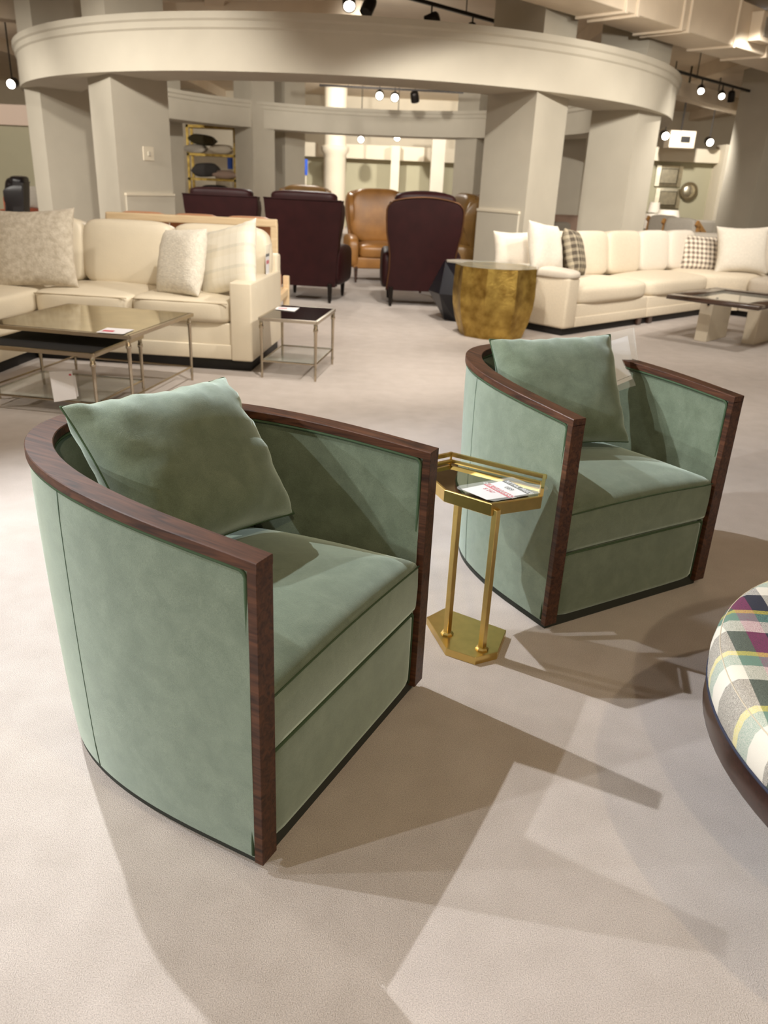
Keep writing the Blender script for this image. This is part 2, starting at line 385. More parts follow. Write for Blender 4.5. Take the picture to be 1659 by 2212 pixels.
def text_mesh(name, txt, size, m, mtx, parent, extr=.0004, align='LEFT', xs=1.0):
    cu = bpy.data.curves.new(name, 'FONT'); cu.body = txt; cu.size = size; cu.extrude = extr; cu.align_x = align; cu.align_y = 'CENTER'; cu.resolution_u = 2
    t = bpy.data.objects.new(name, cu); COL.objects.link(t); bpy.context.view_layer.update()
    me = bpy.data.meshes.new_from_object(t.evaluated_get(bpy.context.evaluated_depsgraph_get()))
    bpy.data.objects.remove(t)
    for v in me.vertices: v.co.x *= xs
    me.materials.clear(); me.materials.append(m); me.transform(mtx)
    o = bpy.data.objects.new(name, me); COL.objects.link(o); o.parent = parent
    return o

# ================================================================== STRUCTURE
fl = newobj('floor', bx((0, 13, -.05), (44, 44, .1)), CARPET); struct(fl, 'beige cut pile carpet of the showroom')
ce = newobj('ceiling', bx((0, 14, 4.05), (40, 46, .2)), CEIL); struct(ce, 'painted exposed showroom ceiling')
RC = Vector((-.842, 15.816)); RX, RY, RT, RN = 5.319, 6.15, .842, 2.11; ZB = 2.44; ZTOP = 3.0
def rv(off, k, n=128):
    a = 2*math.pi*k/n; c, s_ = math.cos(a), math.sin(a)
    f = lambda v: math.copysign(abs(v)**(2/RN), v)
    return (RC.x+(RX+off)*f(c), RC.y+(RY+off)*f(s_))
bm = B(); N = 144
prof = [(0, ZB), (0, 2.835), (.022, 2.855), (.022, 2.915), (.045, 2.935), (.045, ZTOP), (-RT-.045, ZTOP), (-RT-.045, 2.935), (-RT-.022, 2.915), (-RT-.022, 2.855), (-RT, 2.835), (-RT, ZB)]
rings = [[bm.verts.new((*rv(r, k, N), z)) for r, z in prof] for k in range(N)]
for k in range(N):
    a, b = rings[k], rings[(k+1) % N]
    for j in range(len(prof)): bm.faces.new((a[j], b[j], b[(j+1) % len(prof)], a[(j+1) % len(prof)]))
ring = soft(newobj('trim_1', bm, PAINT), 30); struct(ring, 'large curved greige soffit ring on square columns')
def column(L, C, Rr, top=3.95, panel=None, name='wall_column', label='square greige column under the curved soffit ring', m=None):
    """four-sided column from its left, near and right plan corners"""
    L, C, Rr = (Vector(q)+(RC-Vector(q)).normalized()*.06 for q in (L, C, Rr)); D = L+Rr-C
    o = newobj(name, prism(B(), [tuple(q-C) for q in (C, Rr, D, L)], 0, top), m or PAINT); o.location = (C.x, C.y, 0); struct(o, label)
    if panel:
        E = (Rr if panel == 'R' else L)-C; e = E.normalized(); n = Vector((e.y, -e.x))
        if n.dot(-(D-C)) < 0: n = -n
        def slab(t0, t1, z0, z1, th, nm, mm, par=o):
            a, b = E*t0, E*t1
            return newobj(nm, prism(B(), [tuple(a), tuple(b), tuple(b+n*th), tuple(a+n*th)], z0, z1), mm, par)
        slab(.10, 1.0, 0, 1.10, .020, 'plinth_panel', PAINT); slab(.09, 1.0, 1.10, 1.13, .032, 'panel_cap', PAINT2)
        if panel == 'R':
            pl = slab(.47, .66, 1.52, 1.68, .012, 'switch_plate', PAINT2); slab(.545, .585, 1.575, 1.625, .028, 'switch_toggle', PAINT, pl)
    return o
pz = lambda x, y: tuple(atz(x, y, ZB))[:2]
column(pz(180, 167), pz(229, 157.5), pz(354, 178), panel='R'); column(pz(1059, 206), pz(1167, 195.5), pz(1236, 214), panel='L')
column(pz(42, 188.5), pz(75, 187), (-4.72, 13.30)); column(pz(1287, 239), pz(1389, 237), pz(1438, 249))
def pc_(px, Y): q = at(px, 330, Y); return (q.x, q.y)
column(pc_(345, 20.0), pc_(360, 19.5), pc_(394, 19.9)); column(pc_(506, 20.7), pc_(545, 20.2), pc_(592, 20.7))
column(pc_(984, 20.9), pc_(1030, 20.4), pc_(1056, 20.9)); column(pc_(1212, 19.6), pc_(1268, 19.2), pc_(1284, 19.6))
column(pc_(588, 22.4), pc_(615, 22.0), pc_(658, 22.5), label='square column just beyond the rotunda')
# far walls
def wallbox(name, x0, x1, y0, y1, z0, z1, m, label, rz=0):
    o = newobj(name, bx(((x0+x1)/2, (y0+y1)/2, (z0+z1)/2), (x1-x0, y1-y0, z1-z0)), m); return struct(o, label)
wallbox('wall_back', -20, 20, 29.0, 29.3, 0, 3.95, PAINT2, 'cream far wall of the showroom')
wallbox('wall_left', -16, -7.0, 19.0, 19.25, 0, 2.2, SAGE, 'sage wall beyond the columns')
wallbox('trim_2', -16, -6.9, 18.9, 19.3, 2.2, 2.6, mat('pinkish_trim', (222, 200, 184), .8), 'pale band along the top of the sage wall')
# far niches seen through the rotunda
wallbox('wall_niche', -5.0, 3.2, 27.4, 27.6, 0, 2.05, SAGE, 'sage panel in the far niche')
wallbox('trim_3', -5.2, 3.4, 27.0, 27.4, 2.05, 2.45, PAINT2, 'cream beam over the far niche')
wallbox('trim_4', -.28, -.02, 26.6, 27.0, 0, 2.45, PAINT2, 'narrow cream pilaster in the far niche')
wallbox('trim_5', .95, 1.35, 26.2, 26.8, 0, 2.9, PAINT, 'flat pilaster in the far niche')
rc = newobj('trim_6', lathe(B(), [(.34, 0), (.34, 2.1), (.42, 2.2), (.42, 2.32), (.34, 2.34), (.34, 3.9)], 32, (-1.98, 26.0)), PAINT2); soft(rc); struct(rc, 'round cream column at the far end')
# right-hand niche with mirrors
wallbox('wall_right', 5.2, 7.75, 20.1, 20.3, 0, 2.12, SAGE, 'sage wall hung with mirrors')
wallbox('trim_8', 5.0, 7.9, 19.8, 20.3, 2.12, 2.40, PAINT2, 'cream band over the mirror wall')
wallbox('trim_9', 7.28, 7.75, 19.5, 20.1, 0, 2.5, PAINT2, 'cream pilaster beside the mirror wall')
wallbox('trim_10', 8.0, 8.6, 20.4, 20.6, 0, 2.62, DARKOLV, 'dark coloured board for the recess behind the square column')  # solid board; the darkness of the opening is put into its colour
c_ = at(1608, 420, 17.5)
o = newobj('trim_11', bx((0, 0, 1.95), (.8, .8, 3.9)), PAINT); o.location = (c_.x+.15, 17.6, 0); o.rotation_euler = (0, 0, .55); struct(o, 'square column standing right of the mirror wall')
# ceiling beams
for i, (p0, p1, w, h) in enumerate([(atz(0, 18, 3.55), atz(132, 34, 3.55), .35, .3), (atz(470, -60, 3.8), atz(455, 26, 3.8), .28, .25), (atz(455, 30, 3.6), atz(700, 28, 3.6), .30, .25)]):
    d = (p1-p0).normalized(); a = p0-d*1.5; b = p1+d*.6
    struct(newobj('ceiling_beam', bar(B(), a, b, w, h), CEIL), 'painted beam below the ceiling')
for x in (-9, -6, 3.2, 6.4, 9.6):
    struct(newobj('ceiling_beam', bx((x, 21, 3.82), (.34, 22, .26)), CEIL), 'painted beam below the ceiling')
p0, p1 = atz(1480, 216, 3.05), atz(1659, 262, 3.05); d = (p1-p0).normalized()
struct(newobj('ceiling_beam', bar(B(), p0-d*.8+Vector((0, 0, .12)), p1+d*3+Vector((0, 0, .12)), .35, .24), CEIL), 'painted beam below the ceiling')

# ================================================================== DUCT
p0, p1 = atz(1340, 20, 3.25), atz(1640, 117, 3.25); d = (p1-p0); d.z = 0; d.normalize(); nrm = Vector((-d.y, d.x, 0))
if nrm.y < 0: nrm = -nrm
rz = math.atan2(d.y, d.x); dw, dh = .62, .52
dt = thing('air_duct', 'boxy painted air duct hung below the ceiling beside the soffit ring', 'duct', tuple(p0+nrm*dw/2), rz)
cuts = [-3.2, -1.3, .10, .34, 1.35, 1.52, 2.75, 3.75, 6.0]
for a, b in zip(cuts, cuts[1:]):
    newobj('duct_section', bx(((a+b)/2, 0, dh/2), (b-a-.03, dw, dh), bev=.008, seg=1), DUCT, dt)
for a in cuts[1:-1]: newobj('joint_flange', bx((a, 0, dh/2), (.05, dw+.05, dh+.05), bev=.006, seg=1), DUCT, dt)
vb = newobj('vent_box', bx((3.32, -dw/2-.08, .27), (.40, .16, .34), bev=.006, seg=1), DUCT, dt)
newobj('vent_grille', bx((3.34, -dw/2-.165, .27), (.24, .012, .22)), GREYFAB, vb)
for x in (.2, 2.2): newobj('hanger', bx((x, .1, dh+.08), (.03, .03, .2)), IRON, dt)
# small speaker box far right, small duct behind
q = at(1468, 302, 19.2)
sb = thing('ceiling_vent_box', 'small square vent box below the far ceiling by the mirror wall', 'vent', (q.x, q.y, q.z))
newobj('vent_body', bx((0, 0, 0), (.55, .4, .34), bev=.01), DUCT, sb); newobj('vent_opening', bx((.06, -.205, 0), (.2, .02, .12)), BLACK, sb)
newobj('hanger', bx((0, 0, (3.95-q.z)/2+.1), (.03, .03, 3.95-q.z-.1)), IRON, sb)

# ================================================================== TRACKS AND SPOT HEADS
def track(name, p0, p1, label):
    t = newobj(name, bar(B(), p0, p1, .04, .04), IRON)
    for k in (.2, .8):
        p = Vector(p0).lerp(Vector(p1), k); newobj('hanger_rod', tube(B(), [p, (p.x, p.y, 3.96)], .008, 6), IRON, t)
    return tag(t, label, 'track')
def head(p, top, aim, lit, label, group, r=.06, L=.16, cool=False):
    h = thing('track_light', label, 'lamp', tuple(p), 0, group)
    a = Vector(aim).normalized(); m_ = a.to_track_quat('Z', 'Y').to_matrix()
    bm = lathe(B(), [(.6*r, -L*.6), (.9*r, -L*.5), (r, -L*.3), (r, L*.4), (.86*r, L*.4), (.8*r, L*.33)], 18)
    for v in bm.verts: v.co = m_ @ v.co
    soft(newobj('lamp_can', bm, IRON, h))
    bm = lathe(B(), [(.84*r, L*.34), (.84*r, L*.36)], 18)
    for v in bm.verts: v.co = m_ @ v.co
    newobj('lens', bm, (LENSC if cool else LENS) if lit else BLACK, h)
    newobj('stem', tube(B(), [(0, 0, 0), (0, 0, top)], .012, 6), IRON, h)
    return h
tcen = atz(880, -6, 3.45); t1 = atz(1076, 48, 3.45)
track('ceiling_track', tcen-(t1-tcen)*.9, t1, 'dark lamp track above the soffit ring ending at a column')
G = 'spot heads on the tracks'
dirc = (0, -1, -.75)
def under(a, b, t, dz): return a+(b-a)*t-Vector((0, 0, dz))
for t_, lit in ((-.53, 1), (-.36, 0)):
    head(under(tcen, t1, t_, .20), .2, (.15, -1, -.9) if lit else (-.4, -.6, -1), lit, 'glowing spot head above the soffit ring' if lit else 'dark spot head above the soffit ring beside a glowing one', G, .075, .2)
head(under(tcen, t1, .25, .17), .17, (-.8, .3, -.3), 0, 'dark spot head below the track that ends at a column', G, .075, .17)
head(under(tcen, t1, .70, .17), .17, (.2, .6, -1), 0, 'spot head half hidden by the soffit ring top', G, .06, .15)
ta, tb = atz(1466, 155, 3.35), atz(1700, 219, 3.35)
track('ceiling_track', ta-(tb-ta)*.2, tb+(tb-ta)*.5, 'dark lamp track right of the soffit ring under the duct')
for px, py, lit, lab in ((1510, 196, 1, 'glowing spot head on the track right of the soffit ring'), (1551, 207, 1, 'small glowing spot head beside a dark one under the right track'), (1571, 205, 0, 'dark upright spot head under the right track'), (1649, 222, 0, 'dark spot head at the far end of the right track')):
    p = under(ta, tb, (px-1466)/234, .18); head(p, .18, (-.25, -1, -.5) if lit else (.2, .3, -1), lit, lab, G, .065, .19)
track('ceiling_track', at(690, 196, 18)+Vector((0, 0, .1)), at(1000, 212, 18)+Vector((0, 0, .1)), 'dark lamp track inside the rotunda')
for px, py, lit, lab in ((820, 205, 1, 'left glowing spot head of the pair inside the rotunda'), (853, 209, 1, 'right glowing spot head of the pair inside the rotunda'), (896, 211, 0, 'dark spot head inside the rotunda')):
    p = at(px, py, 18); head(p, .2, (0, -1, -.35) if lit else (.2, .5, -1), lit, lab, G, .085, .2)
for px, py, Y, lab in ((780, 300, 25, 'glowing spot head in front of the far niche'), (858, 296, 25, 'smaller glowing spot head under the far soffit edge'), (27, 180, 16, 'glowing spot head left of the soffit ring'), (1436, 292, 18.6, 'glowing spot head beside the small vent box'), (1532, 306, 19.4, 'tiny glowing spot head over the mirror wall')):
    p = at(px, py, Y); head(p, 3.96-p.z, (0, -1, -.3), 1, lab, G, .10 if Y > 20 else .09, .2)
for px, py, lab in ((1577, 2, 'bluish glowing spot head over the duct'), (1640, 14, 'bright bluish spot head over the duct end')):
    p = at(px, py, 13.6); head(p, 3.96-p.z if p.z < 3.9 else .05, (-.1, -1, -.35), 1, lab, G, .11, .24, True)

# ================================================================== GREEN BARREL ARMCHAIRS
CW, CA, CB_, CN = .403, .134, .741, 2.4703
def ztop(x): return .75+.0766*(-x)-.0246*x*x
def ucurve(a=CA, b=CB_, w=CW, n=CN, na=10, nb=44):
    half = [(-a*i/na, w) for i in range(na)]
    for k in range(nb+1):
        th = math.pi/2*k/nb
        # even spacing on the superellipse through polar angle
        c, s = math.cos(th), math.sin(th); r = 1/((c**n+s**n)**(1/n))
        half.append((-a-b*s*r, w*c*r))
    return half+[(x, -y) for x, y in half[-2::-1]]
def inset(pts, d):
    out = []
    for i, p in enumerate(pts):
        a, b = pts[max(i-1, 0)], pts[min(i+1, len(pts)-1)]
        t = Vector((b[0]-a[0], b[1]-a[1])).normalized(); n = Vector((-t.y, t.x))
        dd = d[i] if isinstance(d, list) else d
        out.append((p[0]+n.x*dd, p[1]+n.y*dd))
    # keep the two open ends on the front plane
    return out
TOP = ucurve(); BOT = ucurve(b=CB_-.058)
# direction check: inset must move towards the chair's centre
_t = inset(TOP, .05)
SG = 1 if abs(_t[3][1]) < abs(TOP[3][1]) else -1
RW = [.052+.012*min(1, max(0, -p[0]/.8))**1.5 for p in TOP]
def insetS(pts, d): return inset(pts, [SG*x for x in d] if isinstance(d, list) else SG*d)
def strip(bm, secs, caps=True):
    R = [[bm.verts.new(p) for p in s] for s in secs]; n = len(R[0])
    for a, b in zip(R, R[1:]):
        for k in range(n): bm.faces.new((a[k], a[(k+1) % n], b[(k+1) % n], b[k]))
    if caps: bm.faces.new(R[0][::-1]); bm.faces.new(R[-1])
    return bm
def lerp2(a, b, t): return (a[0]+(b[0]-a[0])*t, a[1]+(b[1]-a[1])*t)
def make_armchair(label):
    t = thing('barrel_armchair', label, 'armchair', group='green velvet barrel armchairs')
    # dark recessed plinth
    pl = insetS(BOT, .022); bm = prism(B(), [(x-.022, y) for x, y in pl], 0, .05); newobj('plinth', bm, DARKFAB, t)
    # upholstered wall
    zb = .034; secs = []
    ot, ob = insetS(TOP, .007), insetS(BOT, .005); it = insetS(TOP, [w-.010 for w in RW]); ib = insetS(BOT, .075)
    for i in range(len(TOP)):
        zt = ztop(TOP[i][0])-.020; sec = []
        xs = -.021 if i in (0, len(TOP)-1) else 0
        K = 9
        for k in range(K+1):
            f = k/K; q = lerp2(ob[i], ot[i], f); bul = .007*math.sin(math.pi*f)**.5*(1 if 0 < k < K else 0)
            c = Vector((-.38-q[0] if q[0] < -.38 else 0, -q[1])).normalized()
            sec.append((min(q[0]-c.x*bul, -.021), q[1]-c.y*bul, zb+(zt-zb)*f))
        for k in range(5):
            f = 1-k/4*.8; q = lerp2(ib[i], it[i], f); sec.append((min(q[0], -.021), q[1], zb+(zt-zb)*f))
        secs.append(sec)
    soft(newobj('upholstered_shell', strip(B(), secs), VELVET, t), 50)
    # wooden top rail
    secs = []; inn = insetS(TOP, RW); e = .002
    for i in range(len(TOP)):
        o, n_, z = TOP[i], inn[i], ztop(TOP[i][0]); h = .022
        v = Vector((n_[0]-o[0], n_[1]-o[1])); L = v.length; v /= L
        pt = lambda d, zz: (min(0, o[0]+v.x*d), o[1]+v.y*d, zz)
        secs.append([pt(0, z-h), pt(0, z-e), pt(e, z), pt(L-e, z), pt(L, z-e), pt(L, z-h)])
    soft(newobj('top_rail', strip(B(), secs), WALNUT, t), 35)
    for s in (1, -1):
        newobj('front_post', bx((-.011, s*(CW-.026), (.026+.731)/2), (.022, .052, .731-.026), bev=.0012, seg=1), WALNUT, t)
    # piping outside and inside
    def pipe(curve_t, curve_b, dz, xf, r, z0):
        zf = ztop(0)-dz
        pts = []
        a = curve_b[0]
        for k in range(6): pts.append((xf, curve_t[0][1], z0+(zf-.012-z0)*k/5))
        pts.append((xf-.004, curve_t[0][1], zf-.003))
        for i, q in enumerate(curve_t):
            if q[0] < xf-.012: pts.append((q[0], q[1], ztop(q[0])-dz))
        pts.append((xf-.004, curve_t[-1][1], zf-.003))
        for k in range(6): pts.append((xf, curve_t[-1][1], zf-.012-(zf-.012-z0)*k/5))
        return tube(B(), pts, r, 7)
    newobj('piping', pipe(insetS(TOP, .006), BOT, .027, -.028, .0048, .04), PIPING, t, True)
    newobj('piping', pipe(insetS(TOP, [w-.004 for w in RW]), BOT, .027, -.028, .0045, .44), PIPING, t, True)
    # vertical seams on the outside and inside of the shell
    idx = min(range(len(TOP)//2), key=lambda i: abs(TOP[i][0]+.56))
    for i in (idx, len(TOP)-1-idx):
        zt = ztop(TOP[i][0])-.024
        pts = [];
        for k in range(13):
            f = k/12; q = lerp2(ob[i], ot[i], f); bul = .0065*math.sin(math.pi*f)**.5
            c = Vector((-.38-q[0] if q[0] < -.38 else 0, -q[1])).normalized(); pts.append((q[0]-c.x*bul, q[1]-c.y*bul, zb+(zt-zb)*f))
        newobj('side_seam', tube(B(), pts, .0016, 5), SEAM, t, True)
        pts = [(*lerp2(ib[i], it[i], 1-k/8*.5), zb+(zt-zb)*(1-k/8*.5)) for k in range(9)]
        newobj('inner_seam', tube(B(), pts, .0022, 5), PIPING, t, True)
    # seat cushion
    plan = [(min(x, -.010), y) for x, y in insetS(ucurve(b=CB_-.08), .060)]
    plan = [(x, max(-.347, min(.347, y))) for x, y in plan]
    front = [(-.010, -.347+.694*k/16) for k in range(1, 16)]
    plan = plan+front; cx, cy = -.36, 0
    def ringp(d, z, cr=0):
        out = []
        for x, y in plan:
            v = Vector((x-cx, y-cy)); L = v.length; f = max(0, (L-d)/L); px_, py_ = cx+v.x*f, cy+v.y*f
            out.append((px_, py_, z+cr*math.cos(min(1, abs(py_)/.36)*math.pi/2)))
        return out
    rings = [ringp(.012, .282), ringp(.003, .288), ringp(0, .30), ringp(-.002, .36), ringp(0, .415, .006), ringp(.004, .425, .010), ringp(.012, .434, .014), ringp(.035, .444, .017), ringp(.09, .453, .019), ringp(.17, .458, .02), ringp(.26, .46, .02)]
    soft(newobj('seat_cushion', loft(B(), rings), VELVET, t), 60)
    welt = [(x+.001, y, z) for x, y, z in ringp(.001, .421, .009)][-16:]
    newobj('cushion_welt', tube(B(), [(-.009, -.345, .424)]+welt+[(-.009, .345, .424)], .0022, 6), PIPING, t, True)
    # front panel
    fp = newobj('front_panel', cushion((.05, .692, .243), 14, 0, 6, (-.040, 0, .157), side=0), VELVET, t, True)
    newobj('panel_piping', tube(B(), [(-.018, -.343, .04), (-.018, -.343, .268), (-.018, -.338, .274), (-.018, .338, .274), (-.018, .343, .268), (-.018, .343, .04)], .004, 6), PIPING, fp, True)
    newobj('inner_deck', prism(B(), [(x*.86-.05, y*.86) for x, y in BOT], .045, .275), DARKFAB, t)
    return t
chA = make_armchair('green velvet barrel armchair with walnut frame, in front of the glass coffee table')
chA.location = (-.0436, 1.6124, 0); chA.rotation_euler = (0, 0, -.4641)
chB = chA.copy(); COL.objects.link(chB)
for c in list(chA.children):
    d = c.copy(); COL.objects.link(d); d.parent = chB
    for g in c.children:
        e = g.copy(); COL.objects.link(e); e.parent = d
chB.location = (.9047, 2.5179, 0); chB.rotation_euler = (0, 0, -1.0234)
chB['label'] = 'green velvet barrel armchair behind the brass table, clear price sleeve tucked in its back'

PILA = ((-.504, 1.881, .702), (.90, .031, .972)); PILB = ((.640, 2.922, .690), (1.0, -.038, .241))
throw_pillow('throw_pillow', 'large green velvet pillow rumpled along its top in the armchair by the coffee table', VELVET, PILA[0], .515, .430, .20, *PILA[1], seed=3, group='green velvet pillows', piping=PIPING, pinch=.07, wr=.012)
throw_pillow('throw_pillow', 'green velvet pillow in front of the clear price sleeve', VELVET, PILB[0], .495, .430, .17, *PILB[1], seed=8, group='green velvet pillows', piping=PIPING, pinch=.06, wr=.009)

# price sleeve tucked behind the far pillow
Rb = Euler(PILB[1]).to_matrix(); nb = Rb @ Vector((0, 0, 1)); cb = Vector(PILB[0])-nb*.055
def onplane(px, py, c=cb, n=nb):
    d = ray(px, py); return CAMP+d*((c-CAMP).dot(n)/d.dot(n))
ps = thing('price_sleeve', 'clear plastic sleeve with a white sheet tucked behind the green pillow', 'price tag', tuple(onplane(1345, 830)))
def quad_slab(name, pts, m, parent, off, th=.0008):
    bm = B(); base = Vector(parent.location) if parent else Vector((0, 0, 0))
    n = (pts[1]-pts[0]).cross(pts[3]-pts[0]).normalized()
    if n.dot(CAMP-pts[0]) < 0: n = -n
    a = [bm.verts.new(p-base+n*off) for p in pts]; b = [bm.verts.new(p-base+n*(off-th)) for p in pts]
    bm.faces.new(a); bm.faces.new(b[::-1]); k = len(pts)
    for i in range(k): bm.faces.new((a[i], a[(i+1) % k], b[(i+1) % k], b[i]))
    return newobj(name, bm, m, parent)
quad_slab('paper', [onplane(1318, 737), onplane(1356, 725), onplane(1372, 816), onplane(1330, 834)], PAPER, ps, 0)
quad_slab('sleeve_front', [onplane(1310, 722), onplane(1368, 708), onplane(1382, 830), onplane(1322, 850)], PLASTIC, ps, .004)
quad_slab('rule_line', [onplane(1332.5, 823), onplane(1369, 808), onplane(1369.2, 808.8), onplane(1332.7, 823.8)], INKBLK, ps, .001)
quad_slab('sleeve_edge', [onplane(1366, 709), onplane(1369, 708), onplane(1383, 830), onplane(1379.5, 831)], PLASTIC, ps, .005)

# ================================================================== BRASS DRINKS TABLE
tb_ = thing('drinks_table', 'brushed brass drinks table with two square posts between the green armchairs', 'table', tuple(atz(1010, 1375, 0)))
O = Vector(tb_.location)
def P2(px, py, z): q = atz(px, py, z); return (q.x-O.x, q.y-O.y)
base = [P2(*q, .028) for q in ((921.5, 1332.7), (963.3, 1399.7), (1027, 1420.5), (1075, 1408.6), (1093.7, 1361), (961, 1313))]
bm = prism(B(), base, 0, .028); bmesh.ops.bevel(bm, geom=bm.edges[:], offset=.0015, segments=1, affect='EDGES'); newobj('foot_plate', bm, BRASS, tb_)
ZT = .512
for (bxp, byp), (txp, typ) in (((971, 1340), (986, 1096)), ((1044, 1386), (1070, 1112))):
    b0 = P2(bxp, byp, .03); t0 = P2(txp, typ, ZT); m0 = ((b0[0]+t0[0])/2, (b0[1]+t0[1])/2)
    po = newobj('post', bx((m0[0], m0[1], (.02+ZT)/2), (.019, .019, ZT-.02), rz=.75, bev=.001, seg=1), BRASS, tb_)
    newobj('post_collar', lathe(B(), [(.021, .026), (.021, .033), (.016, .037), (.012, .038)], 8, m0), BRASS, tb_)
ZR = .530
tray = [P2(974, 976, ZR+.024), P2(1179, 1025, ZR+.024), P2(1171, 1073, ZR), P2(1062, 1089, ZR), P2(960, 1058, ZR)]
v5 = (tray[0][0]-.115, tray[0][1]-.09); tray = tray+[v5]
cxy = (sum(q[0] for q in tray)/6, sum(q[1] for q in tray)/6)
sh = lambda k: [(cxy[0]+(x-cxy[0])*k, cxy[1]+(y-cxy[1])*k) for x, y in tray]
bm = B(); rr = [[(*q, z) for q in sh(k)] for k, z in ((.985, ZR-.040), (1, ZR-.038), (1, ZR-.002), (.985, ZR), (.94, ZR), (.935, ZR-.003), (.935, ZR-.010))]
loft(bm, rr, True, False); bm.faces.new([v for v in list(bm.verts)[:6]][::-1])
newobj('tray_rim', bm, BRASS, tb_)
newobj('mirror_top', prism(B(), sh(.94), ZR-.012, ZR-.006), MIRROR, tb_)
# raised gallery rail along the back, dropping to the rim at the ends
gr = [(*sh(.985)[k], ZR+.017) for k in (5, 0, 1)]
e2 = sh(.985)[2]; g1 = sh(.985)[1]
endp = (e2[0]+(g1[0]-e2[0])*.08, e2[1]+(g1[1]-e2[1])*.08)
bm = B()
for a, b in ((gr[0], gr[1]), (gr[1], gr[2]), (gr[2], (*endp, ZR+.017))): bar(bm, a, b, .010, .013)
bar(bm, (*endp, ZR+.0235), (*endp, ZR-.002), .010, .010)
for q in gr: box(bm, q, (.0115, .0115, .0135), rz=.4)
for q in (sh(.985)[0], sh(.985)[1]): box(bm, (q[0], q[1], ZR+.006), (.006, .006, .016), rz=.4)
newobj('gallery_rail', bm, BRASS, tb_)

# price card in a clear sleeve lying on the tray
zc = ZR+.004
pc = thing('price_card', 'price card with black and red bands in a clear sleeve on the brass table', 'price tag', tuple(atz(1085, 1060, zc)))
A_ = lambda px, py: atz(px, py, zc)
tl, tr, br, bl = A_(1096, 1037), A_(1152, 1065), A_(1052, 1079.5), A_(997, 1056)
quad_slab('card', [tl, tr, br, bl], PAPER, pc, 0)
quad_slab('sleeve', [A_(1106, 1032), A_(1140, 1046), A_(1180, 1052), A_(1184, 1058), A_(1172, 1066), A_(1068, 1085), A_(1058, 1083), A_(988, 1058), A_(987, 1054), A_(992, 1051)], PLASTIC, pc, .0035)
ux = tr-tl; uy = bl-tl
def band(name, f0, f1, m, off, u0=0, u1=1):
    return quad_slab(name, [tl+uy*f0+ux*u0, tl+uy*f0+ux*u1, tl+uy*f1+ux*u1, tl+uy*f1+ux*u0], m, pc, off, .0004)
band('black_band', .0, .13, INKBLK, .0007); band('red_band', .40, .53, INKRED, .0007)
Wd = ux.length; Hd = uy.length; ex = ux.normalized(); ez = Vector((0, 0, 1)); ey = (-uy).normalized()
def ctext(txt, u, f, size, m, xs=1):
    o_ = tl+ux*u+uy*f-Vector(pc.location)+ez*.0016
    mt = Matrix(((ex.x, ey.x, 0, o_.x), (ex.y, ey.y, 0, o_.y), (ex.z, ey.z, 1, o_.z), (0, 0, 0, 1)))
    text_mesh('printed_text', txt, size, m, mt, pc, .0002, 'CENTER', xs)
ctext('RETAIL PRICE', .56, .065, Hd*.12, PAPER, .95); ctext('089', .52, .26, Hd*.14, INKBLK, .9)
ctext('OUR CLEARANCE', .5, .465, Hd*.12, PAPER, .85); ctext('$ 247', .40, .63, Hd*.12, INKRED, .9)

# ================================================================== PLAID OTTOMAN
OC = (1.402, 1.318); OR = .673
ot_ = thing('round_ottoman', 'large round ottoman in multicolour plaid fabric on a dark wood rim', 'ottoman', (*OC, 0))
soft(newobj('wood_rim', lathe(B(), [(OR-.03, .292), (OR-.002, .294), (OR, .298), (OR, .358), (OR-.003, .362), (OR-.05, .364)], 96), wood('ottoman_rim_wood', (34, 20, 18), (52, 32, 28), .3, .4), ot_), 40)
soft(newobj('cushion', lathe(B(), [(OR-.03, .345), (OR-.006, .352), (OR+.003, .372), (OR+.006, .405), (OR+.001, .440), (OR-.008, .456), (OR-.020, .466), (OR-.06, .471), (OR-.15, .474), (OR-.35, .476), (.05, .477)], 96), PLAID, ot_), 60)
newobj('top_seam', tube(B(), [((OR-.008)*math.cos(a*math.pi/48), (OR-.008)*math.sin(a*math.pi/48), .456) for a in range(96)], .0014, 6, True), mat('seam_cream', (190, 178, 158), .95), ot_, True)
newobj('rim_piping', tube(B(), [((OR+.001)*math.cos(a*math.pi/48), (OR+.001)*math.sin(a*math.pi/48), .364) for a in range(96)], .004, 6, True), mat('rim_piping_navy', (30, 34, 54), .8), ot_, True)
newobj('pedestal', lathe(B(), [(.30, 0), (.30, .03), (.22, .06), (.20, .295)], 40), DARKWOOD, ot_)

# ================================================================== LEFT SECTIONAL
def place(t, o):
    o.parent = t; return o
ls = thing('sectional_sofa', 'cream leather corner sofa with square track arm behind the glass coffee table', 'sofa', (-1.05, 5.93, 0), -.08)
def cbox(name, x0, x1, y0, y1, z0, z1, m, par, bev=.012, seg=3):
    return soft(newobj(name, bx(((x0+x1)/2, (y0+y1)/2, (z0+z1)/2), (x1-x0, y1-y0, z1-z0), bev=bev, seg=seg), m, par), 50)
def cush(name, x0, x1, y0, y1, z0, z1, m, par, crown=.02, n=9, welt=None, tilt=0):
    o = newobj(name, cushion((x1-x0, y1-y0, z1-z0), n, crown, 9, ((x0+x1)/2, (y0+y1)/2, (z0+z1)/2), side=.15, tilt=tilt), m, par, True)
    if welt:
        e = .012; z = z1-.02
        pts = [(x0+e, y0+e, z), (x1-e, y0+e, z), (x1-e, y1-e, z), (x0+e, y1-e, z)]
        newobj('welt', tube(B(), [(x0+.02, y0+.004, z), ((x0+x1)/2, y0-.002, z+.002), (x1-.02, y0+.004, z)], .004, 6), welt, o, True)
    return o
WELT = mat('cream_welt', (178, 160, 132), .6)
cbox('plinth', -2.68, -.03, .06, .98, 0, .09, BLACK, ls, .004, 1); cbox('plinth', -2.68, -1.74, -2.2, .06, 0, .09, BLACK, ls, .004, 1)
